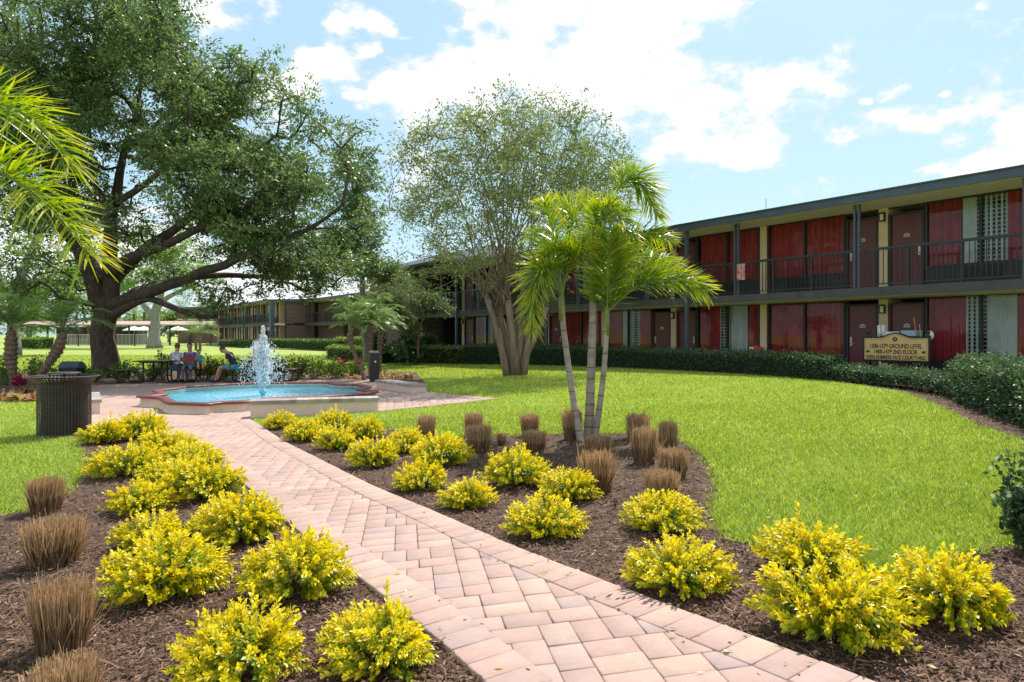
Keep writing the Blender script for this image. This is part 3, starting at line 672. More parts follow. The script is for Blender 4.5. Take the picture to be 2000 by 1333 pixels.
# far wing, two staggered lengths joined at a brick corner
CL = Vector((-26.1, 74, 0)); un = Vector((-.823, -.568, 0)); uu = Vector((-.568, .823, 0))
locL = CL-un*EDGE; locR = CL-un*3.6-un*EDGE
fl = wing('motel_wing', 'distant two storey motel wing with cream pillars, left of the tall corner post', locL, 0, 34, 1.9, far=True, fullposts=(12.,))
fr_ = wing('motel_wing', 'far motel wing with brick panel, seen between fountain spray and palms', locR, -27, -.2, -9.6, far=True, brick=[(-8.2, -.3)], fullposts=(-3,))
MB().box(-.35, .15, EDGE-.2, EDGE+.16, -.3, SOF-.05).build('corner_post', M['bluegrey'], fl)
for lo, hi in ((F1, F2-.26), (F2+.01, SOF-.01)): MB().box(-.02, .06, -3.3, -.1, lo, hi).build('brick_wall', M['brick'], fl)
# pool walkway canopy, fence, umbrellas far left
def Lp(px, D, z=0): v = P(px, HZ, D); return Vector((v.x, v.y, z))
cp = empty('walkway_canopy', Lp(300, 92), 0, 'long low pinkish roofed walkway on slim posts beside the pool', 'canopy')
x0 = (60-300)/FP*92; x1 = (425-300)/FP*92
c = MB(); c.add([(x0, -1.6, 2.65), (x1, -1.6, 2.65), (x1, 1.6, 2.65), (x0, 1.6, 2.65), (x0, 0, 3.25), (x1, 0, 3.25), (x0,-1.6,2.78),(x1,-1.6,2.78),(x1,1.6,2.78),(x0,1.6,2.78)], [(0,3,2,1), (0,1,7,6), (6,7,5,4), (2,3,9,8), (8,9,4,5), (1,2,8,5,7), (3,0,6,4,9)]); c.build('roof', M['paleroof'], cp)
for k in range(10): x = x0+.4+(x1-x0-.8)*k/9; MB().box(x-.09, x+.09, -1.3, -1.12, 0, 2.65).build('post', M['frame'] if k % 3 else M['brick'], cp)
fc = empty('pool_fence', Lp(230, 84), 0, 'thin white metal railing fence round the distant pool', 'fence')
f0 = (80-230)/FP*84; f1 = (300-230)/FP*84; rl = MB(); rl.box(f0, f1, -.02, .02, 1.42, 1.46); rl.box(f0, f1, -.02, .02, .1, .14)
n = 84
for i in range(n): x = f0+(f1-f0)*i/n; rl.box(x-.009, x+.009, -.01, .01, .14, 1.42)
rl.build('railing', M['white'], fc)
for k in range(7): x = f0+(f1-f0)*k/6; MB().box(x-.06, x+.06, -.06, .06, 0, 1.6).build('post', M['white'] if k % 3 == 0 else M['frame'], fc)
for k, (px, col) in enumerate(((262, 'cream parasol over the pool deck, left one of three'), (281, 'cream parasol over the pool deck, middle one of three'), (348, 'cream parasol over the pool deck nearest the far motel wing'))):
    u = empty('pool_parasol', Lp(px, 96), 0, col, 'parasol', 'parasols on the pool deck'); 
    MB().lathe([(0, 2.6), (.7, 2.4), (1.5, 2.05), (1.5, 1.95)], n=8, smooth=False).build('canopy', M['white'], u); MB().tube([(0, 0, 0), (0, 0, 2.6)], .03, 6).build('pole', M['white'], u)
hut = empty('pool_bar', Lp(185, 98), 0, 'low dark pool bar building behind the white pool fence', 'building')
MB().box(-4.5, 6.5, -1.5, 2, 0, 2.5).build('wall', M['room'], hut); MB().box(2.6, 3.3, -1.9, -1.55, 0, 2.4).build('pillar', M['white'], hut); MB().box(-4.3, 1.5, -1.9, -1.55, 0, .9).build('counter', M['brick'], hut)
rh = empty('brick_lodge', Lp(385, 112), 0, 'brick upper storey building behind the pool walkway roof', 'building')
MB().box(-3.2, 3.4, 0, 8, 0, 5.6).build('wall', M['brick'], rh); MB().box(-3.6, 3.8, -.4, 8.4, 5.6, 5.95).build('roof', M['bluegrey'], rh)
for x in (-1.7, .9): MB().box(x, x+.9, -.03, .02, 3.6, 5.0).build('window', M['frame'], rh)

# ---------------------------------------------------------------- fountain
zr = tz(fountain_c[0], fountain_c[1]); ZW = .035+0  # rim height above zero
def inset(poly, d):
    n = len(poly); out = []
    ar = sum(poly[i][0]*poly[(i+1) % n][1]-poly[(i+1) % n][0]*poly[i][1] for i in range(n)); s = 1 if ar > 0 else -1
    for i in range(n):
        p0, p1, p2 = Vector(poly[i-1]), Vector(poly[i]), Vector(poly[(i+1) % n]); d1 = (p1-p0).normalized(); d2 = (p2-p1).normalized()
        n1 = Vector((-d1.y, d1.x))*s; n2 = Vector((-d2.y, d2.x))*s; b = (n1+n2); 
        if b.length < .3: b = b.normalized()*.3 if b.length > 1e-5 else n1
        b = b.normalized()*d/max(.45, math.cos(n1.angle(n2)/2)); out.append((p1.x+b.x, p1.y+b.y))
    return out
def rounded(poly, k=2):
    p = [Vector(q) for q in poly]
    for _ in range(k):
        q = []
        for i in range(len(p)):
            a, b = p[i], p[(i+1) % len(p)]; L_ = (b-a).length; t = min(.25, .10/max(L_, .01)) if _ == 0 else .25; q += [a.lerp(b, t), a.lerp(b, 1-t)]
        p = q
    return [tuple(v) for v in p]
FO = rounded(FOUT, 2); fcx, fcy = fountain_c
loc2 = lambda poly: [(x-fcx, y-fcy) for x, y in poly]
fo = empty('fountain', (fcx, fcy, 0), 0, 'low star shaped fountain pool with maroon rim and bright blue water', 'fountain')
wo = loc2(inset(FO, .05)); wi = loc2(inset(FO, .20)); wb = loc2(inset(FO, -.01)); nn = len(wo)
zt_ = zr+.20; w = MB()
ring_ = [(wb, zr-.12), (wb, zr+.02), (wo, zr+.09), (wo, zt_), (wi, zt_), (wi, zr+.0)]
vs = [(p[0], p[1], z) for poly, z in ring_ for p in poly]; fs = []
for j in range(len(ring_)-1):
    for i in range(nn): fs.append((j*nn+i, j*nn+(i+1) % nn, (j+1)*nn+(i+1) % nn, (j+1)*nn+i))
w.add(vs, fs); w.build('wall', M['poolwall'], fo)
r = MB(); prof = [(-.02, .0), (-.03, .022), (-.02, .045), (.02, .056), (.16, .054), (.20, .04), (.21, .02), (.20, .0)]
lo = [loc2(inset(FO, a)) for a, _ in prof]; vs = [(p[0], p[1], zt_+prof[j][1]) for j in range(len(prof)) for p in lo[j]]; fs = []
for j in range(len(prof)):
    k = (j+1) % len(prof)
    for i in range(nn): fs.append((j*nn+i, j*nn+(i+1) % nn, k*nn+(i+1) % nn, k*nn+i))
r.add(vs, fs, .5, True); r.build('rim', M['rim'], fo)
def fillpoly(poly, z):
    bm = bmesh.new(); f = bm.faces.new([bm.verts.new((x, y, z)) for x, y in poly]); bmesh.ops.triangulate(bm, faces=[f]); bmesh.ops.recalc_face_normals(bm, faces=bm.faces[:])
    if bm.faces[:][0].normal.z < 0: bmesh.ops.reverse_faces(bm, faces=bm.faces[:])
    me = bpy.data.meshes.new('fill'); bm.to_mesh(me); bm.free(); return me
bs = link('basin', fillpoly(wi, zr+.10), M['basin'], fo)
jet = g(514, 771, .2); jx, jy = jet[0]-fcx, jet[1]-fcy
wa = link('water', fillpoly([(x-jx, y-jy) for x, y in loc2(inset(FO, .198))], 0), M['water'], fo); wa.location = (jx, jy, zr+.185)
MB().lathe([(.05, zr), (.05, zr+.22), (.09, zr+.24), (.09, zr+.30), (.03, zr+.32), (.0, zr+.32)], jx, jy, 12).build('nozzle', M['basin'], fo)
def spray():
    V = []; F = []; T = []
    ico = bmesh.new(); bmesh.ops.create_icosphere(ico, subdivisions=1, radius=1); iv = np.array([v.co[:] for v in ico.verts]); ifc = np.array([[v.index for v in f.verts] for f in ico.faces]); ico.free()
    n = 7000; t = rng.random(n); a = rng.random(n)*2*np.pi
    zb = zr+.25; Hm = 1.40
    pos = []; rad = []
    n1 = 5200                                                # dense column, widest at half height
    z = .98*rng.random(n1)**1.15; wd = (.03+.17*np.sin(np.clip(z, 0, 1)*np.pi*.95)**1.1*(1-.35*z))*(1+.35*np.sin(z*17)*np.sin(z*41+1)); r_ = wd*np.abs(rng.normal(size=n1))*.50
    th = rng.random(n1)*6.283; pos.append(np.stack([r_*np.cos(th), r_*np.sin(th), zb+z*Hm*(1-.10*r_/.2)], 1)); rad.append(.006+.016*rng.random(n1)**2)
    n2 = 1500                                                # thrown drops
    r_ = .10+.48*rng.random(n2)**1.3; th = rng.random(n2)*6.283; h = (1-(r_/.85)**2)*(.35+.85*rng.random(n2))*1.15
    pos.append(np.stack([r_*np.cos(th), r_*np.sin(th), zb-.05+np.clip(h, 0, 2)], 1)); rad.append(.004+.008*rng.random(n2)**2)
    n3 = 420; u3 = rng.random(n3)**2; r_ = (.07-.04*u3)*rng.random(n3); th = rng.random(n3)*6.283; pos.append(np.stack([r_*np.cos(th), r_*np.sin(th), zb+Hm*(.86+.26*u3)], 1)); rad.append(.008+.014*rng.random(n3))
    pos = np.concatenate(pos); rad = np.concatenate(rad); st_ = 1+rng.random(len(rad))*1.0; st_[:n1] += 2.6*rng.random(n1)
    v = iv[None]*rad[:, None, None]*np.stack([np.ones_like(st_), np.ones_like(st_), st_], 1)[:, None, :]+pos[:, None, :]
    f = ifc[None]+(np.arange(len(pos))*len(iv))[:, None, None]
    v = v.reshape(-1, 3); f = f.reshape(-1, 3)
    # solid core of the jet
    o = link('water_spray', npmesh('water_spray', v, f, smooth=True), M['spray']); o.location = (jet[0], jet[1], 0); tag(o, 'white jet of water and flying drops rising from the fountain', 'water spray', kind='stuff')
spray()
# low stucco seat walls with brick caps
def seatwall(label, a, b, th, h=.42, side=1, cap=.065):
    a = Vector(a); b = Vector(b); d = (b-a).normalized(); L_ = (b-a).length; z0 = tz((a.x+b.x)/2, (a.y+b.y)/2)
    e = empty('seat_wall', (a.x, a.y, z0), math.atan2(d.y, d.x), label, 'seat wall', 'low seat walls round the fountain')
    MB().box(.02, L_-.02, .02, th-.02, -.15, h-cap).build('base', M['stucco'], e)
    c = MB(); n = max(2, round(L_/.118)); 
    for i in range(n): c.box(L_*i/n+.002, L_*(i+1)/n-.002, -.01, th+.01, h-cap, h+random.uniform(-.002, .002), random.random())
    c.box(.01, L_-.01, 0, th, h-cap+.003, h-.006, .1)
    c.build('cap', M['capstone'], e)
seatwall('long low seat wall with brick cap in front of the fountain, behind yellow shrubs', g(487, 821), g(741, 806), .42, .33)
a = g(733, 763); b = g(806, 771.5); seatwall('short low seat wall beside the black bollard on the right of the fountain', a, b, .42, .28)
a = g(150, 812); b = g(197, 812); 
e = seatwall('low seat wall half hidden behind the perforated trash can', g(198, 812), (-9.5, 15.7), .42, .33)
# ---------------------------------------------------------------- oaks and other trees
def pl(pts, D0=None):
    """picture points (px, py, depth, radius) into space"""
    return [tuple(P(p[0], p[1], p[2]))+(p[3],) for p in pts]
OD = 26.3; bx, by = g(205, 738)
def E_(px, py, D, rx, ry, rz): v = P(px, py, D); return (v.x, v.y, v.z, rx, ry, rz)
oak_skel = [pl([(205,742,26.3,.58),(204,715,26.3,.46),(204,680,26.3,.42),(206,640,26.3,.41),(208,600,26.3,.43),(212,560,26.4,.34),(216,500,26.6,.27),(222,430,26.8,.22),(228,360,27,.17),(245,290,27.2,.12),(270,210,27.4,.08),(280,130,27.4,.04)]),
  pl([(205,610,26.3,.36),(185,560,26.0,.28),(165,515,25.7,.24),(140,470,25.5,.20),(105,430,25.3,.16),(60,395,25,.11),(10,360,25,.06)]),
  pl([(212,600,26.2,.28),(245,590,26.0,.22),(290,570,25.6,.20),(340,553,25.2,.18),(400,530,24.8,.165),(455,508,24.4,.15),(505,492,24.2,.14),(560,470,24,.11),(620,440,24,.07),(670,400,24,.04)]),
  pl([(212,625,26.2,.22),(240,600,26.0,.15),(275,583,25.8,.13),(310,584,25.6,.125),(335,597,25.4,.12),(355,612,25.3,.10),(385,620,25.1,.11),(425,620,25,.06)]),
  pl([(212,565,26.4,.30),(245,520,26.5,.22),(290,480,26.6,.20),(330,455,26.8,.17),(380,420,27,.14),(440,375,27.2,.10),(500,320,27.4,.05)]),
  pl([(216,540,26.4,.26),(260,500,25.4,.18),(300,490,24.6,.16),(350,470,24,.14),(400,440,23.4,.11),(450,400,23,.07)]),
  pl([(240,590,26.4,.24),(290,560,27.5,.16),(350,545,28.5,.14),(420,535,29.5,.13),(500,540,30,.10),(580,545,30.5,.07),(640,550,31,.04)]),
  pl([(205,600,26.3,.24),(195,540,27.6,.18),(170,470,28.8,.15),(130,400,30,.12),(90,330,31,.08),(60,260,32,.05)]),
  pl([(222,430,26.8,.14),(200,380,26.0,.11),(170,330,25.2,.09),(140,260,24.6,.06),(130,200,24.3,.03)]),
  pl([(238,300,27.2,.11),(290,260,27.8,.10),(340,210,28.4,.07),(380,140,29,.04)]),
  pl([(225,400,26.8,.14),(270,370,25.6,.12),(320,330,24.8,.09),(360,270,24.2,.06),(380,200,24,.03)])]
oe = [E_(300,210,26.5,4.2,5,4.4), E_(420,290,26,4.2,5,4.0), E_(190,180,26.5,4.0,5,5.0), E_(330,100,27,3.0,4,3.0), E_(520,330,25.5,3.0,4.5,3.0), E_(560,420,25,3.0,4.5,2.2), E_(640,400,26,2.0,3.5,2.7), E_(80,260,26,3.6,5,4.6),
      E_(-60,230,26,3.6,4,5), E_(410,410,24.5,4.2,3.5,2.0), E_(600,500,27,2.2,3.5,1.0), E_(510,465,25,2.6,3,1.1), E_(590,520,28,2.0,3,.7), E_(330,370,23.5,3.4,2.5,2.2), E_(230,20,27,2.6,4,2.6), E_(80,70,28,4.2,4,3.6), E_(445,200,27,1.9,3,2.1), E_(130,400,26,2.6,4,1.8)]
oc = sample_ell(oe, 1330, .55, .38, -.08, 3)
# ragged hanging sprays under the crown and right edge tufts, as in the photograph
ex_ = [P(px+random.uniform(-14, 14), py+random.uniform(-12, 12), D+random.uniform(-.9, .9)) for px, py, D in
       [(340,520,25),(380,560,25),(420,575,25),(300,540,26),(460,560,25),(500,560,26),(540,570,28),(590,575,29),(620,565,29),(650,555,29),(560,540,28),(425,605,25),(440,590,25),(270,500,26),
        (40,560,25),(80,545,25),(110,590,25),(140,560,26),(20,520,25),(60,500,25),(110,520,25),(30,590,26),(150,600,27),(520,120,27),(560,200,26.5),(600,225,26),(640,250,26),(660,300,26),(500,150,27),(690,250,26),(700,340,26),(545,170,27),(585,250,26)] for _ in range(2)]
oc = np.concatenate([oc, np.array([tuple(v) for v in ex_])])
oak = make_tree('oak_tree', 'huge spreading live oak with thick dark trunk behind the trash can and picnic tables', 'tree', oak_skel, oc, M['oakbark'], M['oakleaf'], leaf=.12, nleaf=190, crad=.72, flat=.62, kr=.013, tmin=.05, tmax=.95, jit=.14)
sk2 = [pl([(716,705,36,.22),(714,660,36,.17),(710,600,36,.16),(705,540,36,.14),(700,470,36,.12),(697,380,36,.08),(695,300,36,.03)])]
o2 = sample_ell([E_(690,330,36,1.5,2,2.0), E_(705,410,36,2.1,2.5,2.0), E_(720,490,36,2.3,2.5,1.6), E_(745,540,36,1.6,2,.8), E_(655,470,36,1.7,2,2.0), E_(690,260,36,1.0,1,.9)], 190, .6, .4, -.2, 9)
make_tree('oak_tree', 'slimmer oak with pale straight trunk rising between the small palms and the crape myrtle', 'tree', sk2, o2, M['greybark'], M['oakleaf'], leaf=.14, nleaf=170, crad=.62, flat=.65, tmin=.1, tmax=1)
sk3 = [pl([(28,697,46,.45),(26,640,46,.36),(30,580,46,.34),(50,520,46,.28),(80,450,46,.2),(90,380,46,.1)]), pl([(28,600,46,.3),(0,540,46,.22),(-40,470,46,.15),(-80,400,46,.08)])]
o3 = sample_ell([E_(20,480,46,6.5,5,4.5), E_(110,560,46,3.4,4,1.9), E_(-60,560,46,4,4,3), E_(40,590,46,3.5,4,1.6)], 260, .6, .25, -.15, 5)
make_tree('broadleaf_tree', 'grey trunked tree with pale green crown at the far left edge of the lawn', 'tree', sk3, o3, M['greybark'], M['light'], leaf=.17, nleaf=120, crad=.8, tmin=0, tmax=1)
sk4 = [pl([(302,680,72,.85),(302,655,72,.50),(304,620,72,.46),(306,600,72,.40),(318,570,72,.28),(330,530,72,.2),(340,480,72,.1)]), pl([(303,620,72,.4),(285,600,72,.28),(265,580,72,.2),(240,560,72,.1)]), pl([(304,612,72,.35),(315,590,72,.28),(345,570,72,.2),(380,560,72,.1)])]
o4 = sample_ell([E_(320,500,72,6,6,3.4), E_(260,560,72,3.5,4,2.0), E_(385,555,72,3.0,4,2.0), E_(320,560,73,4.5,3,1.6), E_(180,540,74,4,4,3)], 230, .6, .2, -.15, 8)
make_tree('broadleaf_tree', 'old grey trunked tree with bright green leaves standing beyond the picnic tables', 'tree', sk4, o4, M['greybark'], M['light'], leaf=.22, nleaf=110, crad=.95, tmin=.1, tmax=1)
# crape myrtle: pollarded trunk, fan of thin pale stems
CD = 23.2
trk = [(992,737,.19),(980,700,.15),(975,660,.14),(968,630,.13),(958,600,.12),(948,575,.11)], [(1008,738,.26),(1004,700,.20),(1000,660,.15),(996,620,.14),(992,585,.13)], [(1021,737,.19),(1024,700,.15),(1026,665,.13),(1035,630,.12),(1042,600,.12)], [(1008,738,.26),(1012,700,.19),(1014,655,.13),(1015,615,.13),(1018,580,.12)], [(1000,720,.16),(990,690,.14),(985,640,.13),(975,600,.12)], [(1018,715,.16),(1030,690,.13),(1048,655,.11),(1062,620,.10),(1068,600,.08)]
csk = []
base_c = P(1008, 738, CD)
for k, t in enumerate(trk):
    dd = [0, -.2, 0, .25, .3, -.1][k]
    csk.append([tuple(P(px, py, CD+dd*min(1, (738-py)/80)))+(r,) for px, py, r in t])
csk = [[q[:3]+(q[3]*.84,) for q in t] for t in csk]
tops = [Vector(t[-1][:3]) for t in csk]
rs = random.Random(4)
for k in range(46):
    b = rs.choice(tops); a = rs.uniform(0, 6.283); q = rs.random()**.6
    top = Vector((.15+4.3*q*math.cos(a), CD+3.9*q*math.sin(a), 9.3-3.9*q**2.2+rs.uniform(-.8, .2)))
    s0 = b+Vector((rs.uniform(-.15, .15), rs.uniform(-.15, .15), rs.uniform(-.25, .05))); h = top.z-s0.z; line = []
    for i in range(6):
        t = i/5; e = t**1.25; line.append((s0.x+(top.x-s0.x)*e, s0.y+(top.y-s0.y)*e, s0.z+h*t, .026*(1-t)**.8+.006))
    csk.append(line)
ce = []
cc_ = []
while len(cc_) < 820:
    u = rand_dirs(1)[0]*(rng.random()**.40); p = np.array([.1+4.35*u[0], CD+4.0*u[1], 6.0+3.55*u[2]])
    if p[2] < 3.4+.2*abs(p[0]): continue
    if p[2] < 6.2 and math.hypot(p[0], p[1]-CD) < 2.6 and rng.random() < .72: continue
    if noise.noise(Vector(p)*.55+Vector((4, 1, 2))) < -.22: continue
    cc_.append(p)
for px, py in ((800,560),(830,545),(860,560),(905,540),(790,540),(870,520),(820,585),(850,480),(780,500),(940,560),(1090,560),(1060,540)):
    for _ in range(2): cc_.append(np.array(P(px+rs.uniform(-15, 15), py+rs.uniform(-10, 10), CD+rs.uniform(-1, 1))))
make_tree('crape_myrtle', 'tall crape myrtle with pollarded trunk and fan of thin stems on the lawn', 'tree', csk, cc_, M['crapebark'], M['crapeleaf'], leaf=.085, nleaf=80, crad=.50, flat=.75, twig=.005, kr=.005, tmin=.15, tmax=1, jit=.08, sides=8, wr=.5, upb=.2)
# olive coloured small trees in front of the brick tower
for lab, D, sk, el, n in (('bushy grey green small tree in front of the brick stair tower', 34, [(738,700,34,.1),(745,660,34,.08),(752,620,34,.06),(758,585,34,.03)], [E_(752,590,34,1.7,1.5,1.25), E_(720,620,34,1.0,1.2,.8), E_(790,620,34,.9,1,.7)], 130),
                   ('multi stemmed small tree with rounded grey green crown beside the balcony end', 33, [(817,700,33,.05),(816,660,33,.045),(820,630,33,.04),(840,605,33,.03)], [E_(848,600,33,.85,.9,.6), E_(815,585,33,.7,.8,.6), E_(800,640,33,.6,.7,.5)], 70)):
    make_tree('small_tree', lab, 'tree', [pl(sk)], sample_ell(el, n, .7, .6, -.3, 2), M['stem'], M['olive'], leaf=.085, nleaf=150, crad=.36, flat=.8, twig=.006, kr=.006, group=None)
# distant green belt behind the pool and walkway
for i, (px, D, w_, h_) in enumerate(((-60,120,9,11),(60,125,8,9),(150,118,6,8),(235,130,8,10),(330,130,7,8),(410,135,7,9),(-180,110,9,12))):
    sk = [[tuple(P(px, HZ, D)-Vector((0, 0, CH)))+(.3,), tuple(P(px, HZ, D)+Vector((0, 0, h_*.5)))+(.15,)]]
    v = P(px, HZ, D); cl = sample_ell([(v.x, v.y, h_*.55, w_*.6, 3, h_*.42), (v.x+w_*.4, v.y, h_*.4, w_*.4, 3, h_*.3)], 70, .6, .15, -.2, i)
    make_tree('broadleaf_tree', ['','','','','','',''][i] or 'hazy green tree in the far belt, %s' % ['at the left edge behind the small palms','behind the clipped box hedge','behind the pool bar','between the oak trunk and the pool posts','behind the walkway roof near the old grey tree','behind the brick lodge','beyond the left frame edge'][i], 'tree', sk, cl, M['greybark'], M['light'] if i % 2 else M['shrub'], leaf=.4, nleaf=90, crad=1.3, tmin=.2, tmax=1, group='trees of the far belt', sides=6)

# ---------------------------------------------------------------- palms
def frond_mesh(p0, p1, p2, lf, n=70, w=.026, planes='plume', start=.2, droop=.5, seed=0, r0=.018):
    rg = np.random.default_rng(seed); p0, p1, p2 = map(lambda v: np.array(v, float), (p0, p1, p2))
    bez = lambda t: (1-t)**2*p0+2*t*(1-t)*p1+t*t*p2; tan = lambda t: 2*(1-t)*(p1-p0)+2*t*(p2-p1)
    V = []; T = []
    for i in range(n):
        t = start+(1-start)*(i+.5)/n; c = bez(t); d = tan(t); d /= np.linalg.norm(d)
        side = np.cross(d, [0, 0, 1.]); ns = np.linalg.norm(side); side = side/ns if ns > .05 else np.array([1., 0, 0]); up = np.cross(side, d)
        L0 = lf*(.55+.45*math.sin(math.pi*min(1, (t-start)/(1-start)*.85+.18)))
        angs = [0, math.pi] if planes == 'flat' else ([.25, math.pi-.25, .95, math.pi-.95, -.5, math.pi+.5, 1.5] if planes == 'plume' else [.1, math.pi-.1, .6, math.pi-.6])
        if planes == 'plume': angs = list(rg.choice(angs, 4, replace=False))
        for a in angs:
            a += rg.normal()*(.10 if planes == 'flat' else .25); fw = .55+.5*(t-start)/(1-start)+rg.normal()*.08
            e = side*math.cos(a)+up*math.sin(a); dr = e+d*fw; dr /= np.linalg.norm(dr); L = L0*(.8+.35*rg.random())
            q1 = c+dr*L*.5; q1[2] -= .04*L*droop; q2 = c+dr*L; q2[2] -= droop*L*(.25+.25*rg.random())
            wv = np.cross(dr, e if abs(np.dot(dr, e)) < .95 else d); wv = np.cross(dr, [0, 0, 1.])+rg.normal(size=3)*.5; wv /= np.linalg.norm(wv)
            V += [c-wv*w*.2, c+wv*w*.2, q1+wv*w*.5, q1-wv*w*.5, q2+wv*w*.08, q2-wv*w*.08]
            tn = .28+.5*(t-start)/(1-start)*rg.random()+.3*rg.random()*(1 if math.sin(a) > 0 else .3); T += [tn*.8, min(1, tn*1.25)]
    m = len(V)//6; k = np.arange(m)[:, None]*6; F = np.stack([k+np.array([[0, 1, 2, 3]]), k+np.array([[3, 2, 4, 5]])], 1).reshape(-1, 4)
    st = MB().tube([bez(t) for t in np.linspace(0, 1, 12)], list(np.linspace(r0, r0*.2, 12)), 5)
    return np.array(V), F, T, st
def add_frond(parent, base, p0, p1, p2, lf, lm, sm, **kw):
    v, f, t, st = frond_mesh(np.array(p0)-base, np.array(p1)-base, np.array(p2)-base, lf, **kw)
    o = link('frond', npmesh('frond', v, f, t), lm, parent); st.build('stalk', sm, o); return o
def trunk_pts(pts, ring=.11, bulge=.06):
    q = [np.array(p, float) for p in pts]; out = []
    for a, b in zip(q[:-1], q[1:]):
        n = max(1, int(np.linalg.norm(b[:3]-a[:3])/(ring/3)))
        for i in range(n): out.append(a+(b-a)*i/n)
    out.append(q[-1]); out = np.array(out)
    for _ in range(6): out[1:-1] = (out[:-2]+2*out[1:-1]+out[2:])/4
    for i in range(len(out)):
        if i % 6 == 0 or i % 6 == 1: out[i, 3] *= 1+bulge
    return out
M['palmstalk'] = mat('palmstalk', (.22,.26,.07), (.16,.20,.05), .5, 10)
def foxtail(label, D, tpx, fronds, lf, seed, rad=.058, nf=50, w=.022):
    pts = [tuple(P(px, py, D+dd))+(r,) for px, py, dd, r in tpx]; pts[0] = (pts[0][0], pts[0][1], tz(pts[0][0], pts[0][1])-.05, pts[0][3])
    base = np.array((pts[0][0], pts[0][1], pts[0][2]+.05)); e = empty('foxtail_palm', tuple(base), 0, label, 'palm', 'foxtail palms in the right bed' if D > 8 else None)
    t = trunk_pts(pts); mb = MB().tube([p[:3]-base for p in t], t[:, 3], 12); mb.build('trunk', M['palmbark'], e)
    rg_ = MB(); i = 5
    while i < len(t)-3: rg_.tube([tuple(t[i, :3]-base-np.array([0, 0, .006])), tuple(t[i, :3]-base+np.array([0, 0, .006+.006*random.random()]))], t[i, 3]*1.05, 12); i += random.choice((4, 5, 6, 7)) if i < len(t)*.45 else random.choice((6, 8, 9))
    rg_.build('ring_scars', M['stem'], e)
    top = Vector(pts[-1][:3])
    ck = MB(); ck.tube([top-Vector(base)-Vector((0, 0, .25)), top-Vector(base), top-Vector(base)+Vector((0, 0, .25))], [pts[-1][3]*1.05, pts[-1][3]*1.15, .02], 10); ck.build('crownshaft', M['palmstalk'], e)
    for i, (m_, en, kw) in enumerate(fronds):
        k = dict(n=nf, w=w, seed=seed*50+i, droop=.45); k.update(kw)
        add_frond(e, base, tuple(top+Vector((0, 0, .05))), P(*m_), P(*en), k.pop('lf', lf), M['palmleaf'], M['palmstalk'], **k)
    return e
D1 = 9.0
foxtail('leaning left one of three foxtail palms, its frond hanging down left', D1, [(1136,878,-.25,.052),(1128,830,-.2,.046),(1118,770,-.1,.041),(1108,700,0,.038),(1100,640,0,.037),(1097,590,0,.036)],
        [((1050,440,8.7),(1040,645,8.6),dict(lf=.42, n=74)), ((1092,470,9.0),(1062,400,8.9),dict(lf=.42)), ((1110,430,9.4),(1130,400,9.9),{}), ((1060,450,9.4),(1040,460,10.0),{}), ((1120,450,9.1),(1175,480,9.3),{}), ((1080,450,9.8),(1075,500,10.6),{})], .35, 1)
foxtail('middle foxtail palm, thickest and tallest, its top frond arching right against the sky', D1+.1, [(1150,858,0,.080),(1152,800,0,.062),(1154,740,0,.055),(1156,680,0,.052),(1158,620,0,.047),(1158,550,0,.042)],
        [((1212,235,9.4),(1284,420,9.4),dict(lf=.44, n=74, start=.42)), ((1175,320,8.9),(1235,475,8.6),dict(lf=.44)), ((1130,370,9.6),(1050,400,10),{}), ((1150,380,9.8),(1140,385,10.4),{}), ((1230,420,9.3),(1312,470,9.4),{}), ((1235,480,9.8),(1325,515,10.2),{}), ((1110,470,9.0),(1060,500,8.8),{}), ((1150,400,8.9),(1195,405,8.5),{})], .35, 2)
foxtail('right foxtail palm of three, with an upright young frond and a long low frond', D1, [(1161,856,0,.048),(1170,800,0,.040),(1178,740,0,.036),(1183,680,0,.034),(1185,620,0,.032)],
        [((1187,560,8.9),(1191,455,8.45),dict(lf=.50, planes='v', n=64, w=.036, start=.10)), ((1275,505,8.9),(1380,568,8.7),dict(n=78, start=.30, lf=.42)), ((1250,500,9.6),(1320,520,10.2),{}), ((1190,520,9.5),(1220,470,10.0),{})], .33, 3)
# near palm whose trunk stands outside the left edge
foxtail('big foxtail palm at the left edge whose long fronds hang into view', 5.2, [(-330,1150,0,.12),(-330,900,0,.10),(-325,650,0,.09),(-320,420,0,.08)],
        [((-40,40,5.2),(140,325,4.9),dict(n=84, start=.12, lf=.46)), ((-40,180,4.7),(175,500,4.3),dict(n=92, start=.10, lf=.48)), ((-250,0,5.2),(-250,-150,5.6),{}), ((-450,100,5.4),(-700,350,5.7),{}), ((-330,200,6.0),(-300,150,7.2),{})], .40, 4, w=.020)
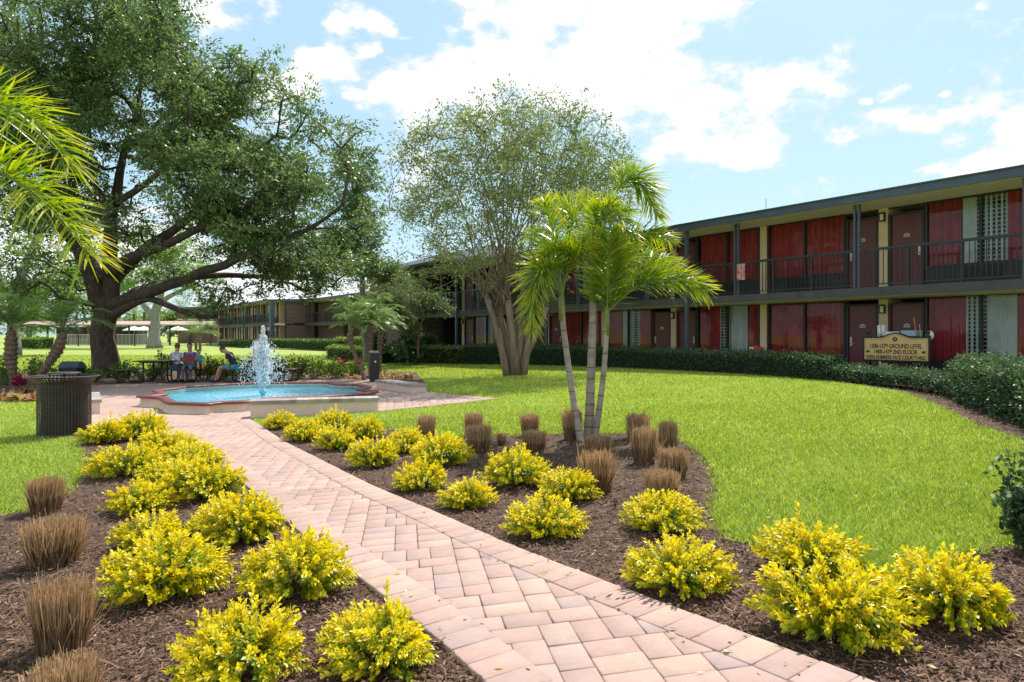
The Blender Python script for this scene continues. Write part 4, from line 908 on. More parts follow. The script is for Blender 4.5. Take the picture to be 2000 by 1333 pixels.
# pygmy date palms
def datepalm(label, tp, n, R_, seed, group):
    rs = random.Random(seed); pts = [tuple(P(px, py, D))+(r,) for px, py, D, r in tp]; x, y = pts[0][0], pts[0][1]; pts[0] = (x, y, tz(x, y)-.05, pts[0][3]); base = np.array((x, y, tz(x, y)))
    e = empty('date_palm', tuple(base), 0, label, 'palm', group); t = trunk_pts(pts, .07, .22); MB().tube([p[:3]-base for p in t], t[:, 3], 9).build('trunk', M['datebark'], e); top = np.array(pts[-1][:3])
    for i in range(n):
        a = 6.283*i*.382+rs.uniform(-.2, .2); el = rs.uniform(-.05, 1.45); L = R_*rs.uniform(.65, 1.15); h = math.cos(el)
        p1 = top+np.array([math.cos(a)*L*.45*h, math.sin(a)*L*.45*h, L*.62*math.sin(el)+.34*L]); p2 = top+np.array([math.cos(a)*L*(.45+.5*h), math.sin(a)*L*(.45+.5*h), L*(.72*math.sin(el)-.08+.2*rs.random())])
        add_frond(e, base, top, p1, p2, R_*.30, M['dateleaf'], M['palmstalk'], n=46, w=.011, planes='flat', droop=.35, seed=seed*100+i, start=.12, r0=.010)
    return e
gd = 'pygmy date palms in the planting beds'
datepalm('small date palm with upright shaggy trunk at the left edge', [(30,762,20,.09),(26,740,20,.10),(21,700,20,.16),(22,665,20,.15),(22,645,20,.10)], 24, 1.25, 1, gd)
datepalm('small date palm with curved leaning trunk left of the oak', [(62,770,20,.08),(70,745,20,.08),(92,715,20,.10),(112,685,20,.15),(119,668,20,.14),(125,648,20,.08)], 26, 1.3, 2, gd)
datepalm('small date palm whose thin bare trunk leans left, beside the fountain', [(714,738,23.5,.07),(700,708,23.5,.065),(688,680,23.5,.07),(683,660,23.5,.12),(688,640,23.5,.08)], 26, 1.15, 3, gd)
datepalm('small date palm growing straight up directly behind the black bollard', [(724,735,24.5,.07),(722,700,24.5,.07),(722,660,24.5,.10),(724,638,24.5,.11),(726,625,24.5,.08)], 26, 1.2, 4, gd)
datepalm('small date palm with drooping crown right of the black bollard', [(742,725,27,.07),(741,690,27,.08),(742,665,27,.12),(745,645,27,.08)], 22, 1.2, 5, gd)
datepalm('young palm with pale feathery fronds near the pool walkway', [(383,680,62,.12),(383,665,62,.12),(384,655,62,.1)], 16, 2.4, 6, 'young palms at the far motel corner')
datepalm('bright green young palm in front of the far motel corner', [(391,682,60,.12),(391,665,60,.12),(391,655,60,.1)], 14, 1.9, 7, 'young palms at the far motel corner')
for i, (px, D, zc) in enumerate(((262, 105, 4.6), (282, 108, 5.0), (355, 110, 5.2))):
    datepalm(['tall far palm left of the old grey tree, nearest the oak trunk','tall far palm just left of the old grey tree','tall far palm over the walkway right of the old grey tree'][i], [(px,668,D,.2),(px,HZ-(zc-CH)/D*FP*.6,D,.2),(px,HZ-(zc-CH)/D*FP,D,.2)], 16, 2.8, 10+i, 'tall far palms')
# ---------------------------------------------------------------- yellow duranta shrubs
def shrub_protos():
    out = []
    for k in range(6):
        rs = np.random.default_rng(100+k); ns = 215; C_ = []; Dv = []; Nn = []; T = []; A = []; B = []; Ls = []
        # lobes make the outline uneven
        lob = [(rs.random()*6.283, .75+.35*rs.random()) for _ in range(6)]
        for s in range(ns+4):
            spike = s >= ns
            a = rs.random()*6.283; el = math.asin(min(.999, (rs.random()**.95)*1.02-.04)) if not spike else 1.0+.45*rs.random()
            lf = max(.72, min(1.08, sum(w*max(0, math.cos(a-b))**3 for b, w in lob)*.55+.62)); R_ = .5*lf*(.82+.25*rs.random())*(1.0 if not spike else [1.35,1.12,1.0,1.08][s-ns])
            d = np.array([math.cos(a)*math.cos(el), math.sin(a)*math.cos(el), max(.04, math.sin(el)*.80+.10)]); tip = d*R_+np.array([0, 0, .06])
            root = np.array([.09*math.cos(a)*rs.random(), .09*math.sin(a)*rs.random(), .0]); mid = (root+tip)/2+np.array([0, 0, .05]); A += [root, mid]; B += [mid, tip]
            m = 17 if not spike else 22; t0 = .42 if not spike else .45; dirn = tip-mid; dirn /= np.linalg.norm(dirn); base_t = rs.random()*.35
            for i in range(m):
                t = t0+(1-t0)*(i+rs.random()*.6)/m; p = (1-t)**2*root+2*t*(1-t)*mid+t*t*tip
                ph = i*2.4+rs.random()*.5; o = np.cross(dirn, [math.cos(ph), math.sin(ph), .3]); o /= np.linalg.norm(o)
                q = (t-t0)/(1-t0); Dv.append(o*(1-.45*q)+dirn*(.45+.9*q)+np.array([0, 0, .12])); C_.append(p); Nn.append(dirn+rs.normal(size=3)*.35+np.array([0, 0, .4]))
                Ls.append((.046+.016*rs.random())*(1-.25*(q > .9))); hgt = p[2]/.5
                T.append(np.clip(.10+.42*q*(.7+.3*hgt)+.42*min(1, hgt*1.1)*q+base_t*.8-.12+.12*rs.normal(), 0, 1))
        C_, Dv, Nn, Ls, T = map(np.array, (C_, Dv, Nn, Ls, T)); v, f = leafhex(C_, Dv, Nn, Ls, Ls*.52)
        me = npmesh('shrub_foliage', v, f, np.concatenate([T, T, T])); v2, f2 = frusta(A, B, np.full(len(A), .0028), np.full(len(A), .002), 3); out.append((me, npmesh('shrub_stems', v2, f2)))
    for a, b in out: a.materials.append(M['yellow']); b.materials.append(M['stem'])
    return out
SP = shrub_protos()
# cx, base y, width (px), tip height (px) , what tells it apart
yl = [(205,872,85,'beside the foot of the trash can'),(278,862,92,'nearest the fountain in the left bed, with one tall sprig'),(325,905,115,'tips leaning out over the plaza paving'),(245,940,125,'second shrub down from the trash can'),
      (372,925,110,'at the narrowing left path side'),(270,1012,115,'in the middle of the left row'),(398,985,150,'spreading to the left path edge, upper half'),(300,1085,135,'behind the wide front shrub of the left bed'),
      (478,1075,165,'leaning on the left path edge at mid distance'),(322,1195,235,'wide low shrub beside the big brown grass clump'),(582,1190,215,'with a tall upright sprig at the left path edge'),(478,1372,265,'cut by the bottom edge, second from the left of the frame'),(748,1345,245,'cut by the bottom edge, touching the left path edge'),
      (330,960,105,'tucked between the left rows near the round lawn edge'),(420,1050,110,'squeezed between the two left rows at mid distance'),(549,842,66,'smallest, at the left end of the long seat wall'),(597,866,82,'in front of the long seat wall, second from its left end'),(655,842,80,'against the middle of the long seat wall'),(660,884,92,'in the front row below the middle of the seat wall'),(716,862,80,'below the right end of the seat wall, with tall sprig'),
      (732,920,108,'at the path edge, right of the seat wall'),(790,890,92,'just left of the first brown clump'),(862,918,118,'in front of the first two brown clumps'),(826,966,112,'at the front edge of the right bed, dark underneath'),(912,1004,118,'right of the dark based shrub at the front of the bed'),
      (1006,960,152,'large pale green tinted one left of the palm trunks'),(1114,988,126,'flat topped one in front of the paired brown clumps'),(1064,1064,158,'standing alone nearest the middle of the right path edge'),(1294,1052,152,'behind the big round shrub, below the last brown clump'),(1326,1178,208,'big round one at the right path edge'),
      (1585,1145,208,'touching the lawn edge, rear one of a pair'),(1625,1298,285,'largest of all, front of the right bed by the path'),(1866,1252,258,'far right one near the frame edge')]
for i, (cx, byy, wpx, lab) in enumerate(yl):
    x, y = g(cx, byy); w = wpx/FP*y; y += w*.36; x = (cx-1000)/FP*y; w = wpx/FP*y
    e = empty('golden_shrub', (x, y, tz(x, y)+.01), random.uniform(0, 6.28), 'golden yellow shrub '+lab, 'shrub', 'golden shrubs in the mulch beds')
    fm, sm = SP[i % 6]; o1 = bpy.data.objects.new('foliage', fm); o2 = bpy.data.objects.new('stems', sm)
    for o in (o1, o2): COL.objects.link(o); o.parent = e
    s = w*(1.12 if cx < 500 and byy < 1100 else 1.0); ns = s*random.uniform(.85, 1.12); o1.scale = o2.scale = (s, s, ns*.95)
# ---------------------------------------------------------------- cut back ornamental grass
def clump_protos():
    out = []
    for k in range(4):
        rs = np.random.default_rng(300+k); n = 1900; a = rs.random(n)*6.283; r = .42*np.sqrt(rs.random(n)); b = np.stack([r*np.cos(a)*.78, r*np.sin(a)*.78, np.zeros(n)], 1)
        h = .86+.06*rs.normal(size=n)*.8+.03*np.sin(a*3); lean = .90+.10*rs.normal(size=n); t = np.stack([r*np.cos(a)*lean+.05*rs.normal(size=n), r*np.sin(a)*lean+.05*rs.normal(size=n), np.clip(h, .3, 1.3)], 1)
        t[:, :2] += rs.normal(size=(n, 2))*.024; st = rs.random(n) < .05; t[st, :2] *= 1.55; t[st, 2] *= .72; st = rs.random(n) < .02; t[st, 2] *= 1.2; t[st, :2] *= 1.3
        m = (b+t)/2+rs.normal(size=(n, 3))*.02; wv = np.stack([-np.sin(a+rs.normal(size=n)), np.cos(a+rs.normal(size=n)), np.zeros(n)], 1)*(.004+.0045*rs.random(n))[:, None]
        v = np.stack([b-wv, b+wv, m+wv, m-wv, t+wv*.7, t-wv*.7], 1).reshape(-1, 3); kk = np.arange(n)[:, None]*6; f = np.stack([kk+np.array([[0, 1, 2, 3]]), kk+np.array([[3, 2, 4, 5]])], 1).reshape(-1, 4)
        tt = rs.random(n)*.7; tint = np.stack([tt*.8, tt+.25], 1).ravel(); me = npmesh('cut_blades', v, f, tint); me.materials.append(M['straw']); out.append(me)
    return out
CP = clump_protos()
cl = [(833,868,44,60,'left end of the right bed row, alone on the lawn edge'),(925,856,46,52,'behind a wider clump, second from the left of its row'),(935,886,62,58,'wide, in front of the second clump of its row'),(980,872,24,26,'smallest, between two larger clumps'),(1035,855,46,48,'upright squared one left of the palm trunks'),(1044,886,62,46,'low one behind the pale yellow shrub, left of the palms'),
      (1118,862,50,66,'directly behind the three palm trunks'),(1246,862,56,56,'rear one, right of the palm trunks'),(1258,910,62,80,'tallest and darkest, in the middle of the round bed end'),(1305,888,46,70,'narrow one at the lawn side of the round bed end'),(1315,940,72,66,'wide one close to the lawn curve'),(1168,896,66,46,'just right of the palm trunk feet'),
      (1165,968,88,90,'large, in front of the palm trunk feet'),(1292,985,82,66,'loose splayed one with orange blades behind a yellow shrub'),(90,1008,80,76,'left bed, nearest the lawn curve'),(105,1115,132,100,'left bed, second from the lawn'),(122,1286,138,148,'left bed, tall third one'),(128,1425,150,128,'left bed, cut off by the bottom of the picture')]
for i, (cx, byy, wpx, hpx, lab) in enumerate(cl):
    x, y = g(cx, byy); y += wpx/FP*y*.25; x = (cx-1000)/FP*y; o = bpy.data.objects.new('grass_clump', CP[i % 4]); COL.objects.link(o); o.location = (x, y, tz(x, y)+.01); o.rotation_euler = (0, 0, random.uniform(0, 6.28))
    w = wpx/FP*y*.95; o.scale = (w, w, hpx/FP*y*.92); tag(o, 'brown cut grass clump, '+lab, 'grass clump', 'cut back ornamental grass clumps')
# ---------------------------------------------------------------- hedges
def hedge(label, front, thick, ztop, lm, leaf=.05, dens=700, group='clipped hedges along the motel', back=(.823, .568), tmin=0, tmax=1, rough=.05, zb=None):
    F = [g(*p) for p in front] if len(front[0]) == 2 and abs(front[0][1]) > 60 else list(front)
    B = [(x+back[0]*thick, y+back[1]*thick) for x, y in F]; poly = F+B[::-1]; cx, cy = F[0]
    e = empty('hedge', (cx, cy, tz(cx, cy)), 0, label, 'hedge', group); z0 = tz(cx, cy)
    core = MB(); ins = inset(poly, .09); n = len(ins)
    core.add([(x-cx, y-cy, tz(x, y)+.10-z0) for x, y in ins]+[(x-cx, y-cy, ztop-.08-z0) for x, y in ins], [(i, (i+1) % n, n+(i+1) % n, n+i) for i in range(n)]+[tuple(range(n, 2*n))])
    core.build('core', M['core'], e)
    C_ = []; N_ = []
    per = poly+[poly[0]]
    for a, b in zip(per[:-1], per[1:]):
        a = np.array(a); b = np.array(b); L_ = np.linalg.norm(b-a)
        if L_ < .01: continue
        zz = tz(*a); k = int(L_*(ztop-zz)*dens); t = rng.random(k); p = a+(b-a)*t[:, None]; z = zz+.04+(ztop-zz-.04)*rng.random(k)**.9; C_.append(np.column_stack([p, z])); nn_ = np.array([(b-a)[1], -(b-a)[0], 0])/L_; N_.append(np.tile(nn_, (k, 1)))
    xs = [p[0] for p in poly]; ys = [p[1] for p in poly]; k = int((max(xs)-min(xs))*(max(ys)-min(ys))*dens*1.1); X = min(xs)+(max(xs)-min(xs))*rng.random(k); Y = min(ys)+(max(ys)-min(ys))*rng.random(k); ok = inpoly(X, Y, poly); X = X[ok]; Y = Y[ok]
    C_.append(np.column_stack([X, Y, np.full(len(X), ztop)])); N_.append(np.tile([0, 0, 1.], (len(X), 1)))
    C_ = np.concatenate(C_); N_ = np.concatenate(N_); ar = sum(poly[i][0]*poly[(i+1) % len(poly)][1]-poly[(i+1) % len(poly)][0]*poly[i][1] for i in range(len(poly)))
    if ar < 0: N_[:, :2] *= -1
    nz = np.array([noise.noise(Vector(p)*1.7)*.06+noise.noise(Vector(p)*6)*.05 for p in C_]); m = len(C_)
    C_ = C_+N_*(nz+rng.normal(size=m)*rough-.02)[:, None]
    d = N_*.5+rand_dirs(m)*.9; nr = rand_dirs(m)+N_*.4+np.array([0, 0, .4]); s = leaf*(.7+.6*rng.random(m)); v, f = leafquads(C_, d, nr, s, s*.55)
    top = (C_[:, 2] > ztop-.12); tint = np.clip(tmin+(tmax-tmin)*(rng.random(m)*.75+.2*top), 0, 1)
    link('foliage', npmesh('foliage', v-np.array([cx, cy, z0]), f, tint), lm, e); return e
hedge('light green clipped hedge behind the small palms, left of the dark hedge', [(742,710),(820,712),(900,713)], 1.2, .78, M['hedgelight'], .075, 330, back=(.2, .98), tmin=.0, tmax=.8)
hedge('long dark clipped hedge crossing behind the crape myrtle and palm trunks', [(901,713.5),(1000,714.5),(1100,717),(1210,721),(1350,728),(1500,737),(1612,747)], .8, .90, M['hedge'], .06, 520)
hedge('dark clipped hedge in front of the lettered sign', [(1608,745.5),(1700,755),(1780,765),(1857,781)], .75, .67, M['hedge'], .05, 1000, tmin=.05)
hedge('large grey green clipped hedge block at the right edge', [(1860,782),(1907,804),(2000,838),(2120,890),(2420,1060)], 1.45, .97, M['hedge'], .05, 1500, tmin=.15, tmax=1, rough=.06)
hedge('clipped hedge corner returning behind the small palms beside the far lawn', [(636,703),(690,707),(742,710)], 1.5, .72, M['shrub'], .08, 260, back=(.1, 1), tmin=.2)
hedge('pale yellow green clipped hedge beyond the right side small palms', [(655,686),(690,688),(725,690)], 1.5, 1.15, M['hedgelight'], .12, 140, back=(.1, 1))
hedge('low dark hedge along the front of the far motel wing', [(505,681.5),(560,683),(610,685),(660,687)], 1.3, .95, M['shrub'], .12, 130, back=(.8, .6), tmax=.6)
hedge('low grey green hedge below the distant left motel wing', [(425,678),(470,679.5),(505,681)], 1.3, .80, M['olive'], .12, 120, back=(.8, .6))
hedge('clipped box hedge at the far left beside the white pool fence', [(33,682.5),(74,683)], 2.4, 1.05, M['light'], .14, 110, back=(0, 1), tmax=.7)
for px0, px1, D, zt2, lab in ((728,748,35,1.5,'tall dark clipped block behind the black bollard'),(818,846,36,1.35,'square clipped dark shrub against the brick stair tower'),(326,341,80,1.7,'dark clipped block right of the old grey tree'),(310,318,78,1.6,'narrow clipped block beside the old grey tree foot'),(160,178,80,1.3,'small clipped shrub left of the oak trunk')):
    a = P(px0, HZ, D); b = P(px1, HZ, D); hedge(lab, [(a.x, a.y), (b.x, b.y)], 1.0, zt2, M['hedge'], .10, 260 if D < 50 else 120, back=(0, 1), group='clipped blocks', tmax=.8)
# loose shrubs: mounds of leafy stems
def mound(label, cx, byy, wpx, hpx, lm, leaf=.06, n=2200, name='shrub', cat='shrub', group='loose shrubs behind the plaza', hexl=False, D=None, flow=None):
    x, y = g(cx, byy) if D is None else ((cx-1000)/FP*D, D); w = wpx/FP*y; h = hpx/FP*y; e = empty(name, (x, y, tz(x, y)), 0, label, cat, group); ns = max(14, n//34); A = []; B = []; C_ = []; Dv = []; T = []
    for s in range(ns):
        a = rng.random()*6.283; q = rng.random()**.6; tip = np.array([math.cos(a)*q*w*.5, math.sin(a)*q*w*.42, h*(1.0-.55*q**2)*(.75+.35*rng.random())]); r0 = np.array([tip[0]*.25, tip[1]*.25, 0]); A.append(r0); B.append(tip)
        m = n//ns; t = .35+.65*rng.random(m); p = r0+(tip-r0)*t[:, None]+rng.normal(size=(m, 3))*w*.045; C_.append(p); Dv.append(rand_dirs(m)+(tip-r0)/np.linalg.norm(tip-r0)*.4); T.append(np.clip(.2+.5*rng.random()+.35*rng.normal(size=m)*.5, 0, 1))
    C_ = np.concatenate(C_); C_[:, 2] = np.maximum(C_[:, 2], .03); Dv = np.concatenate(Dv); T = np.concatenate(T); m = len(C_); nr = rand_dirs(m)+np.array([0, 0, .6]); s = leaf*(.6+.8*rng.random(m)); v, f = leafquads(C_, Dv, nr, s, s*.5)
    link('foliage', npmesh('foliage', v, f, T), lm, e); v2, f2 = frusta(A, B, np.full(len(A), .008), np.full(len(A), .003), 4); link('stems', npmesh('stems', v2, f2), M['stem'], e)
    if flow:
        k = 14; C2 = C_[rng.choice(m, k)]+np.array([0, 0, .02]); mb = MB()
        for c in C2: mb.ball(c, .028, 6, 4)
        mb.build('blossoms', M['pink'], e)
    return e
M['pink'] = mat('pink', (.45,.06,.25), (.5,.1,.32), .6, 9)
ms = [(8,752,60,52,'at the left frame edge under the first small palm'),(75,752,70,58,'between the two left small palms, with a mauve flower'),(150,742,60,30,'low one between the palm and the oak foot'),(178,746,50,24,'at the left foot of the oak'),(238,748,44,46,'light leaved one at the right foot of the oak'),
      (285,746,66,40,'behind the left picnic table'),(318,742,36,58,'tallest sprig behind the table edge'),(400,745,66,48,'between the seated man with the child and the hunched man'),(430,744,50,46,'directly behind the hunched man'),(480,744,60,52,'behind the right picnic table'),(545,743,62,50,'right of the water spray behind the seat'),
      (578,741,50,50,'second right of the water spray'),(612,741,66,46,'behind the back rim of the fountain, centre'),(650,741,64,42,'left of the magenta plant'),(690,735,50,30,'below the leaning small palm')]
for i, (cx, byy, w_, h_, lab) in enumerate(ms): mound('loose green shrub '+lab, cx, byy, w_*1.15, h_, M['shrub'], .095, 900, flow=(i == 1))
mound('dark glossy leaved bush at the right frame edge in the foreground', 2045, 1075, 150, 165, M['hedge'], .05, 2600, group=None, D=3.9)
hedge('dark low clipped hedge just outside the right frame edge near the front bed', [(2090,1085),(2330,1090),(2700,1100)], .6, .62, M['hedge'], .05, 1100, back=(.1, 1))
mound('spiky dark cycad like shrub against the brick tower', 795, 715, 90, 70, M['hedge'], .3, 500, group=None, D=34)
mound('dark foliage plant beside the ground floor walkway end', 868, 700, 40, 40, M['hedge'], .2, 300, group=None, D=36)
def rosette(label, cx, byy, wpx, lm, n=40, up=.5, name='bromeliad', cat='bromeliad', group='bromeliads in the planting beds', L=None):
    x, y = g(cx, byy); w = wpx/FP*y; L = L or w*.55; a = rng.random(n)*6.283; el = up*(.2+rng.random(n)); d = np.stack([np.cos(a)*np.cos(el), np.sin(a)*np.cos(el), np.sin(el)], 1); c = d*[w*.05, w*.05, 0]; c[:, 2] = .02
    nr = np.stack([-np.cos(a)*np.sin(el), -np.sin(a)*np.sin(el), np.cos(el)], 1)+rand_dirs(n)*.15; v, f = leafhex(c, d, nr, L*(.7+.4*rng.random(n)), L*.24); t = np.clip(rng.random(n), 0, 1); o = link(name, npmesh(name, v, f, np.concatenate([t, t, t])), lm); o.location = (x, y, tz(x, y)+.01); tag(o, label, cat, group)
bl = [(-20,783),(5,786),(22,783),(40,787),(58,783),(74,786),(92,782),(15,775),(48,774),(82,775)]
for i, (cx, byy) in enumerate(bl): rosette('red and green bromeliad rosette at the back edge of the left lawn', cx, byy, 44, M['brom'], 26, .9)
for i, (cx, byy) in enumerate([(742,746),(755,743),(768,744),(780,743),(792,745),(800,742),(762,738),(748,738)]): rosette('orange and cream bromeliad rosette behind the short seat wall', cx, byy, 30, M['brom'], 24, 1.0, group='bromeliads behind the short seat wall')
for cx, byy, w_, lab in ((672,737,24,'left of the leaning palm'),(686,741,28,'at the foot of the leaning palm'),(655,736,30,'below the magenta plant'),(705,742,26,'between palm foot and bollard')): rosette('green and rust coloured bromeliad rosette '+lab, cx, byy, w_, M['brom'], 24, .8)
def cordy(label, cx, byy, hpx, w_):
    x, y = g(cx, byy); h = hpx/FP*y; n = 60; a = rng.random(n)*6.283; z = h*(.35+.5*rng.random(n)); el = .2+rng.random(n)*1.0; d = np.stack([np.cos(a)*np.cos(el), np.sin(a)*np.cos(el), np.sin(el)], 1); c = np.stack([.04*np.cos(a), .04*np.sin(a), z], 1); v, f = leafhex(c, d, np.array([0, 0, 1.])+rand_dirs(n)*.4, w_/FP*y*.6, .07); t = np.clip(z/h+.2*rng.normal(size=n)-.1, 0, .9)
    e = empty('ti_plant', (x, y, tz(x, y)), 0, label, 'plant', 'magenta leaved plants'); link('leaves', npmesh('leaves', v, f, np.concatenate([t, t, t])), M['cordy'], e); MB().tube([(0, 0, 0), (0, 0, h*.8)], .015, 6).build('stem', M['stem'], e)
cordy('magenta leaved plant in the bed behind the fountain rim', 668, 738, 34, 26); cordy('smaller magenta leaved plant beside the leaning palm', 700, 733, 34, 18); cordy('dark red leaved plant at the foot of the left palm', 38, 770, 34, 24); cordy('dark red plant between the man with the child and the shrubs', 392, 745, 26, 18)
# ---------------------------------------------------------------- sign
M['signface'] = mat('signface', (.72,.47,.19), (.64,.41,.16), .5, 2, 3)
M['signtext'] = mat('signtext', (.02,.016,.014), (.03,.024,.02), .5, 4)
bR = (10.25, 16.78); bL = (9.33, 18.10)
sx, sy = bL; dx, dy = bR[0]-bL[0], bR[1]-bL[1]; sw = math.hypot(dx, dy); sa = math.atan2(dy, dx)
sg = empty('direction_sign', (sx, sy, 0), sa, 'tan signboard with black lettering and arched top standing behind the hedge', 'sign')
def archpoly(x0, x1, z0, zs, za, ins=0):
    m = (x0+x1)/2; pts = [(x0+ins, z0+ins), (x1-ins, z0+ins), (x1-ins, zs-ins)]; hw = (x1-x0)*.27
    for i in range(17):
        t = 1-2*i/16; pts.append((m+t*hw, (zs-ins)+(za-zs)*(.5+.5*math.cos(math.pi*t))))
    pts.append((x0+ins, zs-ins)); return pts
def flat(poly, y0, y1, m, name, par):
    n = len(poly); mb = MB().add([(x, y0, z) for x, z in poly]+[(x, y1, z) for x, z in poly], [tuple(range(n)), tuple(reversed(range(n, 2*n)))]+[(i, n+i, n+(i+1) % n, (i+1) % n) for i in range(n)]); return mb.build(name, m, par)
zb_, zs_, za_ = .77, 1.34, 1.445
flat(archpoly(-.02, sw+.02, zb_-.04, zs_+.02, za_+.03), .0, .05, M['black'], 'frame', sg)
fcx_ = flat(archpoly(.02, sw-.02, zb_, zs_-.015, za_-.008), -.008, .0, M['signface'], 'board', sg)
b_ = MB(); p_ = archpoly(.045, sw-.045, zb_+.02, zs_-.04, za_-.032); b_.tube([(x, -.010, z) for x, z in p_], .0035, 4, closed=True); b_.build('border_line', M['signtext'], sg)
for x in (.07, sw-.07): 
    MB().box(x-.05, x+.05, .052, .15, .15, 1.38).lathe([(.055, 1.38), (.06, 1.40), (.03, 1.42), (.05, 1.45), (.055, 1.475), (.035, 1.51), (.008, 1.54), (0, 1.545)], x, .10, 12).build('post', M['black'], sg)
def text(s, size, x, z, par, m, name, align='CENTER', off=.0, xs=1.0, rotz=0, y=-.013):
    cu = bpy.data.curves.new('t', 'FONT'); cu.body = s; cu.size = size; cu.align_x = align; cu.extrude = .002; cu.offset = off; o = bpy.data.objects.new('t', cu); COL.objects.link(o)
    bpy.context.view_layer.update(); dg = bpy.context.evaluated_depsgraph_get(); me = bpy.data.meshes.new_from_object(o.evaluated_get(dg)); COL.objects.unlink(o); bpy.data.objects.remove(o)
    t = link(name, me, None, par); me.materials.clear(); me.materials.append(m); t.location = (x, y, z); t.rotation_euler = (math.pi/2, 0, 0); t.scale = (xs, 1, 1); return t
wd = lambda t: max(v.co.x for v in t.data.vertices)-min(v.co.x for v in t.data.vertices)
for s, size, z, tw_ in (('1300-1379 GROUND LEVEL', .155, 1.075, .80), ('1400-1479 2ND FLOOR', .155, .928, .66), ('EVEN NUMBERS FACE COURTYARD', .125, .80, .90)):
    t = text(s, size, sw/2, z, sg, M['signtext'], 'lettering', off=.0016); t.scale = (tw_*sw/wd(t), 1, 1)
for x in (.115, sw-.115): 
    ar = [(x-.055, .983), (x+.0, 1.03), (x+.0, 1.0), (x+.045, 1.012), (x+.035, .983), (x+.045, .954), (x+.0, .966), (x+.0, .936)]; flat(ar, -.0125, -.009, M['signtext'], 'arrow', sg)
em = MB(); em.tube([(sw/2+.052*math.cos(a*.3927), -.012, 1.305+.048*math.sin(a*.3927)) for a in range(16)], .009, 5, closed=True); e_ = em.build('emblem', M['signtext'], sg)
flat([(sw/2+.047*math.cos(a*.3927), 1.305+.043*math.sin(a*.3927)) for a in range(16)], -.0115, -.009, M['signtext'], 'emblem_disc', sg)
flat([(sw/2-.03, 1.29), (sw/2-.005, 1.298), (sw/2+.02, 1.29), (sw/2+.03, 1.31), (sw/2+.008, 1.33), (sw/2-.012, 1.312)], -.014, -.012, M['brass'], 'emblem_bird', sg)
# housekeeping cart behind the sign
hc = empty('housekeeping_cart', wl(-.45, 1.0, F1+.25), UA, 'housekeeping cart loaded with towels, linen and a broom, behind the sign', 'cart')
MB().box(-.35, .55, -.25, .25, .25, .95).box(-.38, .58, -.28, .28, .95, .98).build('body', M['frame'], hc)
tb = MB().box(.1, .5, -.2, .2, .985, 1.04).box(.12, .48, -.19, .19, 1.043, 1.10); tb.build('folded_linen', M['white'], hc)
bl_ = MB().box(-.3, .05, -.2, .2, .985, 1.13); bl_.build('blue_linen', mat('bluelinen', (.35,.5,.62), (.28,.42,.55), .9, 5), hc)
for x in (.62, .73): MB().lathe([(.0, .93), (.05, .93), (.05, 1.28), (.0, 1.28)], x, 0, 12).build('towel_roll', M['white'], hc)
MB().tube([(-.36, .0, .3), (-.20, .06, 1.48)], .016, 6).build('broom_handle', mat('orangewood', (.55,.25,.08), (.45,.2,.06), .5, 8), hc)
MB().tube([(-.46, .12, .3), (-.38, .14, 1.3)], .014, 6).build('mop_handle', mat('orangewood2', (.50,.28,.12), (.4,.2,.08), .5, 8), hc)
MB().ball((-.62, .1, 1.0), (.10, .10, .12), 10, 7).build('laundry_bag', M['white'], hc)
for x in (-.3, .5): MB().tube([(x, -.2, .1), (x, -.24, .1)], .10, 12).build('wheel', M['black'], hc)
rt = curtain_mb(0, .34, 0, -.52, 0, .03, .15); o = rt.build('towel', mat('redtowel', (.40,.03,.05), (.65,.5,.5), .9, 9), None); o.location = wl(4.25, EDGE+.04, F2+1.0); o.rotation_euler = (0, 0, UA); tag(o, 'red and white towel draped over the balcony rail', 'towel')
vm_ = empty('red_bin', wl(4.55, .55, F1), UA, 'dark red bin with a pale label standing by a cream pillar at ground level', 'bin'); MB().lathe([(0, 0), (.2, 0), (.24, .75), (.20, .86), (.0, .92)], n=16).build('body', M['curtain'], vm_); MB().box(-.07, .07, .24, .26, .78, .86).build('label', M['white'], vm_)
